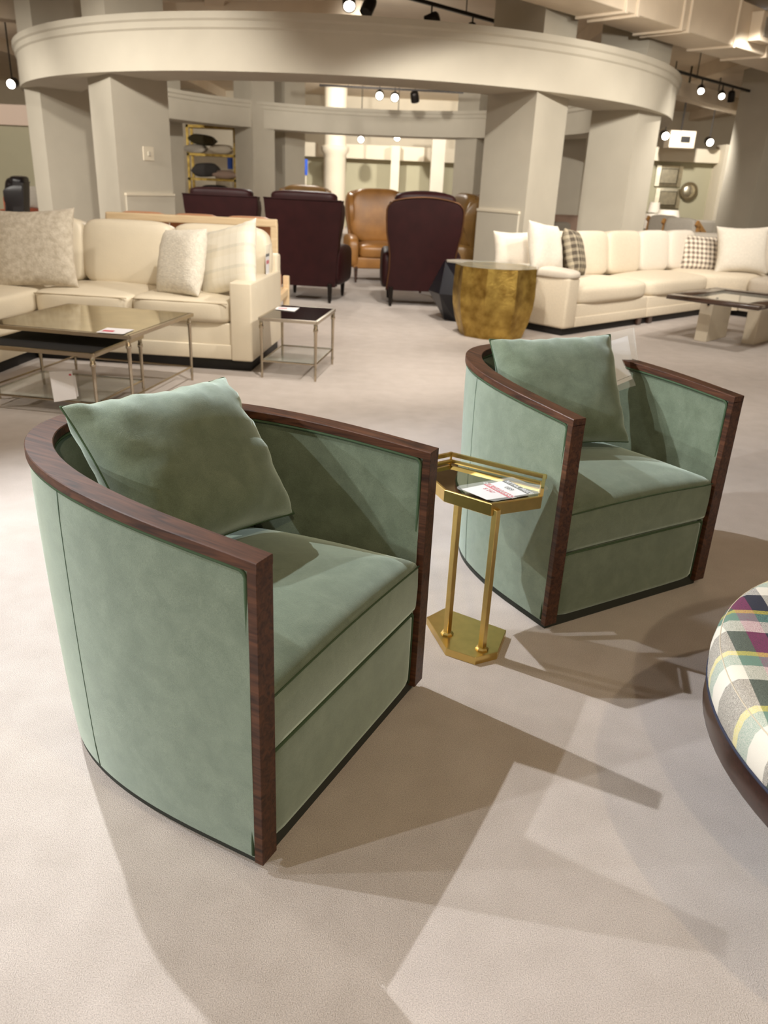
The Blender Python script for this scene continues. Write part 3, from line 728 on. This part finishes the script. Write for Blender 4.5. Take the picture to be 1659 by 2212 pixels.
cbox('base', -2.72, -.01, .025, 1.0, .085, .36, CREAMLEA, ls); cbox('base_band', -1.70, -.15, .012, .06, .09, .20, CREAMLEA, ls, .008)
cbox('base_return', -2.72, -1.70, -2.25, .04, .085, .36, CREAMLEA, ls); cbox('base_band', -1.73, -1.688, -2.25, .03, .09, .20, CREAMLEA, ls, .008)
cbox('arm', -.165, 0, -.005, 1.0, .085, .665, CREAMLEA, ls, .014)
cush('seat_cushion', -.935, -.168, .0, .80, .355, .525, CREAMLEA, ls, .025, 10, WELT)
cush('seat_cushion', -1.70, -.938, .0, .80, .355, .525, CREAMLEA, ls, .025, 10, WELT)
cush('seat_cushion', -2.55, -1.703, -.78, .80, .355, .525, CREAMLEA, ls, .02, 10)
cush('seat_cushion', -2.55, -1.70, -1.8, -.785, .355, .525, CREAMLEA, ls, .02, 10)
cbox('back_frame', -2.72, -.005, .88, 1.02, .30, .80, CREAMLEA, ls, .02); cbox('back_frame', -2.75, -2.60, -2.25, .9, .30, .80, CREAMLEA, ls, .02)
for x0, x1 in ((-.83, -.06), (-1.58, -.835), (-2.28, -1.585)):
    bm = cushion((x1-x0, .24, .52), 6, 0, 9, side=.5)
    o = newobj('back_cushion', bm, CREAMLEA, ls, True); o.location = ((x0+x1)/2, .78, .755); o.rotation_euler = (-.16, 0, 0)
for y0, y1 in ((-.3, .5), (-1.15, -.32)):
    o = newobj('back_cushion', cushion((.24, y1-y0, .50), 6, 0, 9, side=.5), CREAMLEA, ls, True); o.location = (-2.48, (y0+y1)/2, .755); o.rotation_euler = (0, -.16, 0)
def pil(label, m, px, py, Y, w, h, t, lean=1.2, yaw=0, roll=0, seed=0, grp=None, **k):
    q = at(px, py, Y)
    return throw_pillow('throw_pillow', label, m, tuple(q), w, h, t, lean, roll, yaw, seed, grp, **k)
GL = 'pillows on the cream leather sofa'; GR = 'pillows on the linen corner sofa'
pil('large mottled grey beige pillow in the sofa corner with a dented top', MOTTLE, 72, 537, 6.28, .66, .60, .17, 1.25, .05, -.06, 1, GL, pinch=.09)
pil('shaggy white pillow leaning on the striped one', FUR, 392, 567, 6.22, .44, .50, .20, 1.25, -.55, -.08, 2, GL, pinch=.04)
pil('pale striped pillow leaning against the sofa arm', STRIPE, 494, 561, 6.30, .54, .54, .17, 1.2, -.45, -.26, 5, GL)
# price sleeve hanging on the sofa's outer side
q = ls.matrix_basis @ Vector((-.036, .70, .745))
st = thing('price_sleeve', 'small red and white price card hung on the end of the leather sofa', 'price tag', (q.x, q.y, q.z), -.08)
newobj('card', bx((0, 0, -.01), (.003, .17, .17)), PAPER, st); newobj('black_band', bx((.0018, 0, .065), (.001, .17, .022)), INKBLK, st); newobj('red_band', bx((.0018, 0, .012), (.001, .15, .028)), INKRED, st)
newobj('sleeve', bx((.004, 0, .015), (.0012, .19, .26)), PLASTIC, st)

# ================================================================== GLASS COFFEE TABLES AND SIDE TABLE
def metal_table(name, label, corners, z, topm, cat='table', shelf=None, r=.011, open_front=False, glass=GLASS):
    """corners FR, BR, BL, FL in world; slender turned legs, framed top, low stretchers"""
    c0 = [Vector((x, y, 0)) for x, y in corners]; ctr = sum(c0, Vector())/4
    t = thing(name, label, cat, tuple(ctr)); c = [q-ctr for q in c0]
    ins = [q*.965 for q in c]
    fr = B()
    for a, b in zip(c, c[1:]+c[:1]): bar(fr, (a.x, a.y, z-.011), (b.x, b.y, z-.011), .024, .022)
    newobj('top_frame', fr, NICKEL, t)
    newobj('table_top', prism(B(), [(q.x, q.y) for q in ins], z-.010, z+.001), topm, t)
    for q in ins:
        prof = [(r*.75, 0), (r*.8, .03), (r*.95, .035), (r*.95, .045), (r*.85, .05), (r, z*.55), (r*1.15, z-.085), (r*1.6, z-.078), (r*1.6, z-.06), (r*1.2, z-.055), (r*1.35, z-.02)]
        soft(newobj('leg', lathe(B(), prof, 12, (q.x, q.y)), NICKEL, t), 50)
    if shelf:
        s = B()
        for a, b in list(zip(ins, ins[1:]+ins[:1]))[:3 if open_front else 4]: tube(s, [(a.x, a.y, shelf), (b.x, b.y, shelf)], .007, 7)
        newobj('stretcher', s, NICKEL, t)
        if not open_front: newobj('lower_shelf', prism(B(), [(q.x*.97, q.y*.97) for q in ins], shelf+.004, shelf+.010), glass, t)
    return t
ct = metal_table('coffee_table', 'square nickel coffee table with a cloudy mirrored top by the cream leather sofa', [(-1.57, 4.70), (-1.42, 5.63), (-2.36, 5.80), (-2.52, 4.88)], .48, MIRR2, shelf=.10, open_front=True)
ct2 = metal_table('nesting_table', 'smaller nickel table with a black top nested under the mirrored coffee table', [(-1.74, 4.55), (-1.65, 5.20), (-2.40, 5.32), (-2.50, 4.68)], .395, mat('black_glass', (10, 8, 8), .75), shelf=.09)
bpy.data.objects[ct2.name].location.z = 0
sd = metal_table('side_table', 'small nickel end table with a dark mirrored top beside the sofa arm', [(-.55, 5.74), (-.47, 6.38), (-.90, 6.45), (-.97, 5.80)], .445, SMOKE, shelf=.125)
def flatcard(label, px0, px1, z, name='price_card', red=True):
    pts = [atz(*q, z) for q in px0]
    t = thing(name, label, 'price tag', tuple(sum(pts, Vector())/4)); quad_slab('card', pts, PAPER, t, .001, .001)
    if red:
        u, v = pts[1]-pts[0], pts[3]-pts[0]
        quad_slab('red_band', [pts[0]+u*.1+v*.5, pts[0]+u*.5+v*.5, pts[0]+u*.5+v*.75, pts[0]+u*.1+v*.75], INKRED, t, .002, .0005)
    return t
flatcard('white price card lying on the small end table', [(600, 663), (647, 665), (636, 673), (594, 668)], 0, .449)
flatcard('white price card lying on the mirrored coffee table', [(232, 708), (290, 712), (266, 722), (207, 718)], 0, .484)
# sheet leaning on the nesting table's low stretcher
q = [at(106, 803, 4.66), at(155.5, 801, 4.68), at(166, 861, 4.60), at(117, 868.5, 4.58)]
fy = thing('price_sheet', 'white printed sheet with a small red square leaning on the nesting table', 'price tag', tuple(q[3]))
quad_slab('paper', q, PAPER, fy, 0); u, v = q[1]-q[0], q[3]-q[0]
quad_slab('paper', [p_+u*.08+v*-.0-Vector((0, -.004, 0)) for p_ in (q[0]+v*.15, q[1]+v*.15, q[2]-v*.07, q[3]-v*.07)], PAPER, fy, -.003)
for (u0, u1, v0, v1, m) in ((.84, .94, .10, .17, INKRED), (.22, .78, .225, .245, INKBLK), (.42, .66, .275, .295, INKBLK)):
    quad_slab('print_mark', [q[0]+u*u0+v*v0, q[0]+u*u1+v*v0, q[0]+u*u1+v*v1, q[0]+u*u0+v*v1], m, fy, .0012, .0005)

# ================================================================== OAK FRAMED SETTEE behind the leather sofa
qa, qb = at(222, 458, 7.75), at(606, 474, 7.75)
bs = thing('oak_settee', 'pale oak framed settee with peach leather cushions, its back to the cream sofa', 'sofa', ((qa.x+qb.x)/2, 7.75, 0), .0)
Lh = (qb.x-qa.x)/2-.06
newobj('top_rail', bx((0, 0, .995), (2*Lh+.06, .07, .07), bev=.012), OAK, bs)
for x in (-Lh, Lh):
    newobj('back_post', bx((x, 0, .5), (.065, .065, 1.0), bev=.008), OAK, bs); newobj('front_leg', bx((x, .82, .22), (.065, .065, .44), bev=.008), OAK, bs)
    newobj('side_rail', bx((x, .41, .28), (.05, .80, .07), bev=.006), OAK, bs)
newobj('rear_rail', bx((0, 0, .28), (2*Lh, .05, .08), bev=.006), OAK, bs); newobj('front_rail', bx((0, .82, .28), (2*Lh, .05, .08), bev=.006), OAK, bs)
for s in (-1, 0, 1):
    wdt = 2*Lh/3-.04
    o = newobj('back_cushion', cushion((wdt, .18, .52), 6, 0, 7), PEACH, bs, True); o.location = (s*(wdt+.03), .15, .78)
    newobj('seat_cushion', cushion((wdt, .68, .18), 7, .02, 7, (s*(wdt+.03), .46, .40)), PEACH, bs, True)

# ================================================================== LEATHER WING CHAIRS
def wing_chair(label, m, loc, heading, wb, wt, H, flat=False, trim=None, legs=True, grp=None, cat='armchair'):
    """local +y is the way the chair faces"""
    t = thing('wing_chair', label, cat, loc, heading, grp)
    zs = [.19, .30, .45, .60, .72, .85, 1.0, 1.1, H-.06, H-.02, H]; rings = []
    for z in zs:
        f = min(1, max(0, (z-.2)/(H-.2)))
        w = wb+(wt-wb)*f if flat else (wb*(1-.07*math.sin(math.pi*min(1, f*1.6)))+(wt-wb)*max(0, min(1, (f-.45)/.3)))
        if not flat and z > H-.1: w *= (1-.16*((z-(H-.1))/.1)**2)
        lean = -.10*f; d = .15; pts = []
        for k in range(12):
            u = -1+2*k/11; pts.append((u*w/2, -.36+lean-.025*(1-u*u), z+(0 if flat else (.05*(1-u*u) if z > H-.1 else 0))))
        for k in range(12):
            u = 1-2*k/11; pts.append((u*w/2, -.36+lean+d, z+(0 if flat else (.05*(1-u*u) if z > H-.1 else 0))))
        rings.append(pts)
    soft(newobj('back_panel', loft(B(), rings), m, t), 50)
    bcush = newobj('back_cushion', cushion((wt*.80, .24, H-.46), 4.5, 0, 9, side=.6), m, t, True); bcush.location = (0, -.26, .46+(H-.40)/2+.03); bcush.rotation_euler = (.10, 0, 0)
    for s in (-1, 1):
        wr = []
        for z, d0, xo in ((.60, .10, 0), (.72, .18, .0), (.88, .26, .01), (1.02, .27, .015), (H-.06, .22, .01), (H-.01, .12, -.01)):
            f = (z-.2)/(H-.2); w = (wb+(wt-wb)*f)/2 if flat else wb/2*.95+(wt-wb)/2*max(0, min(1, (f-.45)/.3))
            x = s*(w-.05+xo); y0 = -.34-.10*f
            wr.append([(x-.045, y0, z), (x+.045, y0, z), (x+.05, y0+d0*.7, z), (x+.02, y0+d0, z), (x-.03, y0+d0, z), (x-.045, y0+d0*.7, z)])
        soft(newobj('wing', loft(B(), wr), m, t), 50)
        ar = newobj('arm', cushion((.17, .80, .44), 5, .02, 8), m, t, True); ar.location = (s*(wb/2-.02), .05, .42)
        for y in (-.36, .40):
            if legs: newobj('leg', lathe(B(), [(.016, 0), (.022, .04), (.03, .2), (.03, .23)], 12, (s*(wb/2-.06), y)), IRON if m is MAROON else DARKWOOD, t)
    cush('seat_cushion', -wb/2+.10, wb/2-.10, -.28, .45, .34, .54, m, t, .04, 6)
    cbox('seat_base', -wb/2+.02, wb/2-.02, -.36, .42, .20, .36, m, t, .02)
    if flat:
        o = newobj('head_roll', cushion((wt*.84, .24, .16), 4, .0, 7), m, t, True); o.location = (0, -.36, H+.01)
    if trim:
        pts = [r[0] for r in rings]+[rings[-1][k] for k in range(1, 12)]+[r[11] for r in rings[::-1]]
        newobj('edge_trim', tube(B(), [(x, y-.004, z) for x, y, z in pts], .010, 6), trim, t, True)
        o = newobj('head_roll', cushion((wt*.8, .26, .18), 4, .03, 7), m, t, True); o.location = (0, -.32, H+.0)
    else:
        newobj('top_welt', tube(B(), [(x, y-.004, z) for x, y, z in rings[-1][:12]], .008, 6), m, t, True)
    return t
GW = 'maroon leather wing chairs'
wing_chair('maroon leather wing chair turned away, straight flared back, beside the leather sofa end', MAROON, (-1.05, 10.22, 0), -.14, .76, .93, 1.17, True, grp=GW)
wing_chair('maroon leather wing chair turned away, curved back edged in bronze nail trim', MAROON, (.30, 10.20, 0), .05, .84, .90, 1.20, False, trim=mat('bronze_trim', (96, 64, 40), .4, .6), grp=GW)
wing_chair('maroon leather wing chair seen over the oak settee', MAROON, (-2.16, 10.75, 0), -.05, .76, .93, 1.16, True, grp=GW)
GT = 'brown leather recliners'
wing_chair('tan leather wing recliner facing the aisle between two maroon chairs', TAN, (-.26, 12.55, 0), math.pi+.18, .92, .96, 1.24, False, grp=GT)
wing_chair('olive tan recliner top showing over a maroon chair', TAN2, (-1.52, 13.6, 0), math.pi+.05, .86, .90, 1.24, False, grp=GT)
wing_chair('dark tan recliner standing sideways behind the bronze trimmed chair', TAN2, (.66, 11.6, 0), math.pi/2+.25, .80, .84, 1.24, False, grp=GT)
# grey chair by the right column
gc = thing('armchair', 'grey fabric armchair half hidden by the square column', 'armchair', (1.62, 12.75, 0), .1)
cbox('base', -.42, .42, -.40, .42, .05, .36, GREYFAB, gc, .02); cbox('back', -.42, .42, -.45, -.28, .2, .86, GREYFAB, gc, .05)
for s in (-1, 1): cbox('arm', s*.36-.08, s*.36+.08, -.42, .42, .2, .66, GREYFAB, gc, .04)
cush('seat_cushion', -.28, .28, -.28, .44, .34, .5, GREYFAB, gc)

# ================================================================== GOLD DRUM TABLE + NAVY STOOL
gd = thing('drum_table', 'hammered gold drum table with fluted faceted sides beside the linen sofa', 'table', (1.01, 8.14, 0))
rings = []; nf = 9; per = 8
for z, r, fl_ in ((0, .325, .0), (.05, .345, .03), (.16, .385, .06), (.30, .415, .07), (.42, .425, .06), (.54, .42, .05), (.64, .415, .045), (.675, .413, .045)):
    ring_ = []
    for k in range(nf*per):
        a = 2*math.pi*k/(nf*per)+.2; f = (k % per)/per
        c = abs(math.sin(math.pi*f)); rr_ = r*(1-(.10*c if z > .45 else (.10*c*(1-.55*(.45-z)/.45)))) if True else r
        ring_.append((rr_*math.cos(a), rr_*math.sin(a), z))
    rings.append(ring_)
soft(newobj('fluted_body', loft(B(), rings), BRASSD, gd), 28)
newobj('glass_top', lathe(B(), [(.39, .676), (.405, .677), (.405, .684), (.39, .685)], 48), GLASS, gd)
nv = thing('faceted_stool', 'dark navy faceted stool behind the gold drum table', 'stool', (.74, 9.02, 0))
bm = B(); fr_ = []
for z, r, a0 in ((0, .18, 0), (.30, .36, .35), (.62, .22, 0)):
    fr_.append([bm.verts.new((r*math.cos(a0+k*math.pi/3.5), r*math.sin(a0+k*math.pi/3.5), z)) for k in range(7)])
for a, b in zip(fr_, fr_[1:]):
    for k in range(7): bm.faces.new((a[k], a[(k+1) % 7], b[k])); bm.faces.new((a[(k+1) % 7], b[(k+1) % 7], b[k]))
bm.faces.new(fr_[0][::-1]); bm.faces.new(fr_[-1]); newobj('faceted_body', bm, NAVY, nv)
newobj('seat_top', prism(B(), [(.2*math.cos(k*math.pi/3.5), .2*math.sin(k*math.pi/3.5)) for k in range(7)], .615, .632), GREYFAB, nv)

# ================================================================== RIGHT SECTIONAL
rs = thing('sectional_sofa', 'cream linen corner sofa with padded arm beside the gold drum table', 'sofa', (1.75, 8.18, 0), .757)
cbox('plinth', .05, 3.4, .05, .9, 0, .08, BLACK, rs, .004, 1); cbox('plinth', 3.45, 4.3, -2.4, .9, 0, .08, BLACK, rs, .004, 1)
for x in (1.50, 1.74): newobj('foot', bx((x, .05, .04), (.08, .08, .08), bev=.006), DARKWOOD, rs)
for x0, x1 in ((.20, 1.615), (1.625, 3.08)):
    cbox('base', x0, x1, .02, .92, .075, .31, CREAMFAB, rs); cbox('base_band', x0+.005, x1-.005, .008, .06, .08, .18, CREAMFAB, rs, .008)
    cush('seat_cushion', x0, x1, -.01, .72, .29, .49, CREAMFAB, rs, .045, 6)
bm = prism(B(), [(3.08, .02), (3.36, -.26), (4.35, -.26), (4.35, .92), (3.08, .92)], .075, .31); soft(newobj('base_corner', bm, CREAMFAB, rs))
def wedge(dz0, dz1, m, name):
    pl = [(3.085, 0), (3.2, -.06), (3.32, -.16), (3.38, -.28), (4.1, -.28), (4.1, .72), (3.085, .72)]; cx, cy = 3.6, .25
    rr = []
    for d, z in ((.03, dz0), (0, dz0+.03), (0, dz1-.04), (.03, dz1-.01), (.12, dz1+.012), (.3, dz1+.022)):
        rr.append([(cx+(x-cx)*(1-d), cy+(y-cy)*(1-d), z) for x, y in pl])
    return soft(newobj(name, loft(B(), rr), m, rs), 60)
wedge(.29, .49, CREAMFAB, 'corner_cushion')
cbox('base', 3.37, 4.35, -2.4, -.27, .075, .31, LINEN2, rs); cush('seat_cushion', 3.36, 4.1, -1.55, -.285, .29, .49, LINEN2, rs, .04, 6); cush('seat_cushion', 3.36, 4.1, -2.4, -1.56, .29, .49, LINEN2, rs, .04, 6)
cbox('arm', .0, .20, .0, .92, .075, .58, CREAMFAB, rs, .03); ap = newobj('arm_pad', cushion((.25, .86, .10), 4, .01, 8, (.10, .41, .605)), LINEN2, rs, True)
cbox('back_frame', .0, 4.35, .84, 1.0, .075, .80, LINEN2, rs, .04); cbox('back_frame', 4.3, 4.45, -2.4, .95, .075, .80, LINEN2, rs, .04)
for i, (x0, x1) in enumerate(((.22, .93), (.94, 1.62), (1.63, 2.33), (2.34, 3.02), (3.05, 3.7))):
    o = newobj('back_cushion', cushion((x1-x0, .24, .50), 6, 0, 8, side=.4), CREAMFAB if i < 3 else LINEN2, rs, True); o.location = ((x0+x1)/2, .72, .725); o.rotation_euler = (-.16, 0, 0)
for y0, y1 in ((-.35, .35), (-1.15, -.36)):
    o = newobj('back_cushion', cushion((.24, y1-y0, .50), 6, 0, 8, side=.4), LINEN2, rs, True); o.location = (4.16, (y0+y1)/2, .725); o.rotation_euler = (0, .16, 0)
def rpil(label, m, x, y, z, w, h, t, lean, yaw, roll=0, seed=0, **k):
    c, s = math.cos(.757), math.sin(.757)
    return throw_pillow('throw_pillow', label, m, (1.75+c*x-s*y, 8.18+s*x+c*y, z), w, h, t, lean, roll, .757+yaw, seed, GR, **k)
pil('pale grey pillow standing behind the arm of the linen sofa', LINEN2, 1106, 541, 8.86, .42, .40, .18, 1.25, .25, 0, 11, GR)
pil('white boucle pillow leaning over the padded sofa arm', WHITEFAB, 1178, 537, 8.66, .50, .52, .20, 1.25, .75, .12, 12, GR, pinch=.08)
pil('brown checked pillow behind the white boucle pillow', CHECKD, 1240, 547, 9.02, .48, .50, .18, 1.25, 1.1, .1, 13, GR, pinch=.05)
pil('grey and white checked pillow at the linen sofa corner', CHECK, 1510, 549, 11.0, .62, .50, .18, 1.2, .2, .05, 14, GR)
pil('plump white pillow at the linen sofa corner', WHITEFAB, 1602, 540, 10.72, .66, .60, .20, 1.22, -.1, -.04, 15, GR)

# ================================================================== RIGHT COFFEE TABLE
zT = .47
A0, B0 = atz(1440, 636, zT), atz(1641, 662, zT); ex_ = (B0-A0).normalized(); ey_ = Vector((-ex_.y, ex_.x, 0))
if ey_.y < 0: ey_ = -ey_
rt = thing('coffee_table', 'dark wood and glass coffee table on pale stone slab legs before the linen sofa', 'table', (A0.x, A0.y, 0), math.atan2(ex_.y, ex_.x))
TL_ = (B0-A0).length; TD = 1.25
for (x0, x1, y0, y1) in ((0, TL_, 0, .16), (0, TL_, TD-.16, TD), (0, .16, .16, TD-.16), (TL_-.16, TL_, .16, TD-.16)):
    cbox('top_frame', x0, x1, y0, y1, zT-.04, zT, DARKWOOD, rt, .004, 1)
newobj('glass_panel', bx((TL_/2, TD/2, zT-.012), (TL_-.30, TD-.30, .012)), GLASS, rt)
for px, py in ((1503, 741), (1606, 748)):
    pass
inv = Matrix.Rotation(-math.atan2(ex_.y, ex_.x), 3, 'Z')
for px, py in ((1520, 735), (1622, 741)):
    g = atz(px, py, 0); l = inv @ (g-A0); l.z = 0
    lg = newobj('slab_leg', bx((l.x, l.y+.16, .19), (.13, .52, .38), bev=.004, seg=1), STONE, rt)
    for dx in (-.05, .15): newobj('pin', tube(B(), [(l.x+.02, l.y+dx-.06, .37), (l.x+.02, l.y+dx-.06, zT-.035)], .014, 8), IRON, lg)

# ================================================================== SHELF UNIT AND PILLOWS (through the rotunda)
e0, e1 = at(404, 268, 21.4), at(506, 276, 21.4); sw = e1.x-e0.x
et = thing('etagere', 'tall gilt metal shelf unit holding pillows beyond the rotunda', 'shelf', ((e0.x+e1.x)/2, 21.6, 0), 0)
for x in (-sw/2, sw/2):
    for y in (-.22, .22): newobj('upright', bx((x, y, 1.25), (.06, .06, 2.5)), BRASSD, et)
shz = [at(450, py, 21.4).z for py in (271, 332, 385, 436)]
for z in shz: newobj('shelf_board', bx((0, 0, z-.03), (sw+.06, .5, .06)), BRASSD, et)
GE = 'pillows stacked on the gilt shelves'
def spil(label, m, px, z, w, t, seed, roll=0, dy=0):
    q = at(px, 350, 21.5)
    throw_pillow('throw_pillow', label, m, (q.x, 21.5+dy, z), w, .46, t, .05, roll, 0, seed, GE)
spil('white pillow lying flat on the upper gilt shelf under the olive pillow', WHITEFAB, 425, shz[1]+.10, .56, .20, 21)
spil('cream pillow lying flat on the upper gilt shelf', CREAMFAB, 480, shz[1]+.11, .58, .22, 22)
spil('olive pillow lying on the white ones under the shelf top', OLIVE, 440, shz[1]+.31, .66, .24, 23, .10)
spil('charcoal pillow on the middle gilt shelf', CHARC, 444, shz[2]+.19, .66, .32, 24, -.06)
spil('beige pillow on the middle gilt shelf', PINKFAB, 487, shz[2]+.10, .62, .20, 25)
spil('black pillow on the lowest visible gilt shelf', INK, 462, shz[3]+.20, .86, .40, 26)
for px, py, Y, w, h, lab in ((497, 350, 23.5, .14, .36, 'small blue sign seen through the gilt shelves'), (660.5, 361, 24.5, .10, .42, 'small blue sign on the far wall beside a column')):
    q = at(px, py, Y); s_ = newobj('wall_sign', bx((0, 0, 0), (w, .03, h)), BLUE); s_.location = q; tag(s_, lab, 'sign')
    newobj('sign_post', bx((0, .02, -q.z/2), (.03, .02, q.z)), PAINT2, s_)

# ================================================================== MIRRORS, CLOCK, LAMPS AND FURNITURE ON THE RIGHT
def frame_mirror(label, px0, py0, px1, py1, Y):
    a, b = at(px0, py0, Y), at(px1, py1, Y); w, h = abs(b.x-a.x), abs(a.z-b.z)
    t = thing('wall_mirror', label, 'mirror', ((a.x+b.x)/2, Y, (a.z+b.z)/2), 0, 'bevelled mirrors on the sage wall')
    newobj('centre_glass', bx((0, 0, 0), (w*.62, .04, h*.66)), SILVER, t)
    for s in (-1, 1):
        newobj('side_strip', bx((s*w*.41, .0, 0), (w*.16, .05, h), rot=Euler((0, 0, s*.25))), SILVER, t)
        newobj('cross_strip', bx((0, .0, s*h*.42), (w*.66, .05, h*.15), rot=Euler((s*-.25, 0, 0))), SILVER, t)
frame_mirror('upper square mirror hanging above its twin on the sage wall', 1420, 357, 1469, 404, 20.06)
frame_mirror('lower square mirror hanging under its twin on the sage wall', 1418, 406, 1466, 450, 20.06)
q = at(1487, 413, 20.06)
ck = thing('round_mirror', 'round convex mirror in a dark ring on the sage wall', 'mirror', (q.x, 20.05, q.z))
bm = lathe(B(), [(.20, 0), (.20, .05), (.14, .06)], 32)
for v in bm.verts: v.co = Vector((v.co.x, -v.co.z, v.co.y))
newobj('mirror_ring', bm, DARKOLV, ck)
bm = lathe(B(), [(.155, .05), (.14, .08), (.09, .10), (.02, .11)], 32)
for v in bm.verts: v.co = Vector((v.co.x-.02, -v.co.z, v.co.y))
soft(newobj('convex_glass', bm, SILVER, ck), 60)
def table_lamp(label, px, py, Y, r, h):
    q = at(px, py, Y)
    t = thing('table_lamp', label, 'lamp', (q.x, Y, 0), 0, 'white shaded lamps by the mirror wall')
    newobj('shade', lathe(B(), [(r, q.z-h/2), (r*.8, q.z+h/2)], 24), SHADEW, t)
    newobj('lamp_stem', tube(B(), [(0, 0, .6), (0, 0, q.z-h/2+.02)], .03, 8), NICKEL, t)
    newobj('lamp_table', lathe(B(), [(.20, 0), (.03, .05), (.03, .55), (.25, .58), (.25, .61)], 20), DARKWOOD, t)
table_lamp('small white shaded lamp beside the lower mirror', 1413, 448, 19.7, .14, .22)
table_lamp('wide white shaded lamp below the mirrors', 1444, 462, 19.0, .26, .16)
table_lamp('tall white shaded lamp next to the right rotunda column', 1409, 478, 18.6, .22, .30)
# oak X frame chairs
def xchair(label, px, py, Y, rz):
    q = at(px, py, Y)
    t = thing('lounge_chair', label, 'chair', (q.x, Y, 0), rz, 'honey oak lounge chairs')
    for s in (-1, 1):
        newobj('side_frame', bar(B(), (s*.36, -.42, .95), (s*.36, .40, .42), .05, .09), HONEY, t); newobj('leg', bar(B(), (s*.36, -.34, .90), (s*.36, -.42, 0), .05, .06), HONEY, t); newobj('leg', bar(B(), (s*.36, .36, .48), (s*.36, .40, 0), .05, .06), HONEY, t)
    newobj('back_rest', cushion((.66, .16, .56), 5, 0, 6, (0, -.36, .74)), WHITEFAB, t, True); newobj('seat_pad', cushion((.66, .72, .18), 5, .02, 6, (0, .04, .42)), WHITEFAB, t, True)
xchair('honey oak lounge chair with slanted side frame near the white lamps', 1452, 500, 17.6, -.9)
xchair('honey oak lounge chair with white pad behind the checked pillow', 1492, 500, 16.0, -.9)
def lowsofa(label, m, px, Y, w, h, rz=0, cat='sofa'):
    q = at(px, 480, Y); t = thing('lounge_sofa', label, cat, (q.x, Y, 0), rz, 'sofas in the far part of the showroom')
    cbox('base', -w/2, w/2, -.4, .45, .08, .40, m, t, .03); cbox('back', -w/2, w/2, .28, .5, .2, h, m, t, .06)
    for s in (-1, 1): cbox('arm', s*(w/2-.09)-.09, s*(w/2-.09)+.09, -.4, .45, .2, .62, m, t, .05)
    cush('seat_cushion', -w/2+.18, w/2-.18, -.42, .3, .38, .54, m, t, .03, 7)
    for s in (-1, 1): newobj('foot', bx((s*(w/2-.1), -.3, .045), (.06, .06, .09)), DARKWOOD, t)
    return t
lowsofa('grey sofa standing before the mirror wall', GREYFAB, 1562, 18.4, 1.4, .92, 0)
lowsofa('teal sofa top by the square column on the right', TEALFAB, 1648, 15.4, .9, .80, 0)
lowsofa('pale sofa behind the linen corner sofa', LINEN2, 1572, 14.3, 1.6, .82, 0)
q = at(1528, 497, 13.6); bl_ = newobj('patterned_bench', cushion((1.0, .5, .30), 5, .02, 6, (0, 0, .53)), CHECKD, None, True); bl_.location = (q.x, 13.3, 0); tag(bl_, 'dark patterned bench top behind the linen corner sofa', 'bench')
for sx in (-.4, .4):
    for sy in (-.18, .18): newobj('leg', bx((sx, sy, .2), (.05, .05, .40)), DARKWOOD, bl_)
lowsofa('dusty beige sofa between the two right columns', PINKFAB, 1250, 15.2, .9, .98, .2, 'sofa')
lowsofa('brown grey chair beside the dusty beige sofa', GREYFAB, 1208, 13.8, .7, .90, .2, 'armchair')
# far left corner
q = at(8, 430, 13.2)
wing_chair('black leather wing chair beyond the left end of the cream sofa', mat('black_leather', (24, 19, 20), .4), (q.x-.15, 13.3, 0), math.pi/2+.3, .8, .85, 1.15, True)
lowsofa('rust leather sofa beyond the black chair', RUSTFAB, 47, 15.6, .9, .86, 0)
q = at(53, 415, 15.3); throw_pillow('throw_pillow', 'white pillow standing on the rust leather sofa', WHITEFAB, (q.x, 15.55, .86), .42, .42, .14, 1.4, 0, 0, 31)
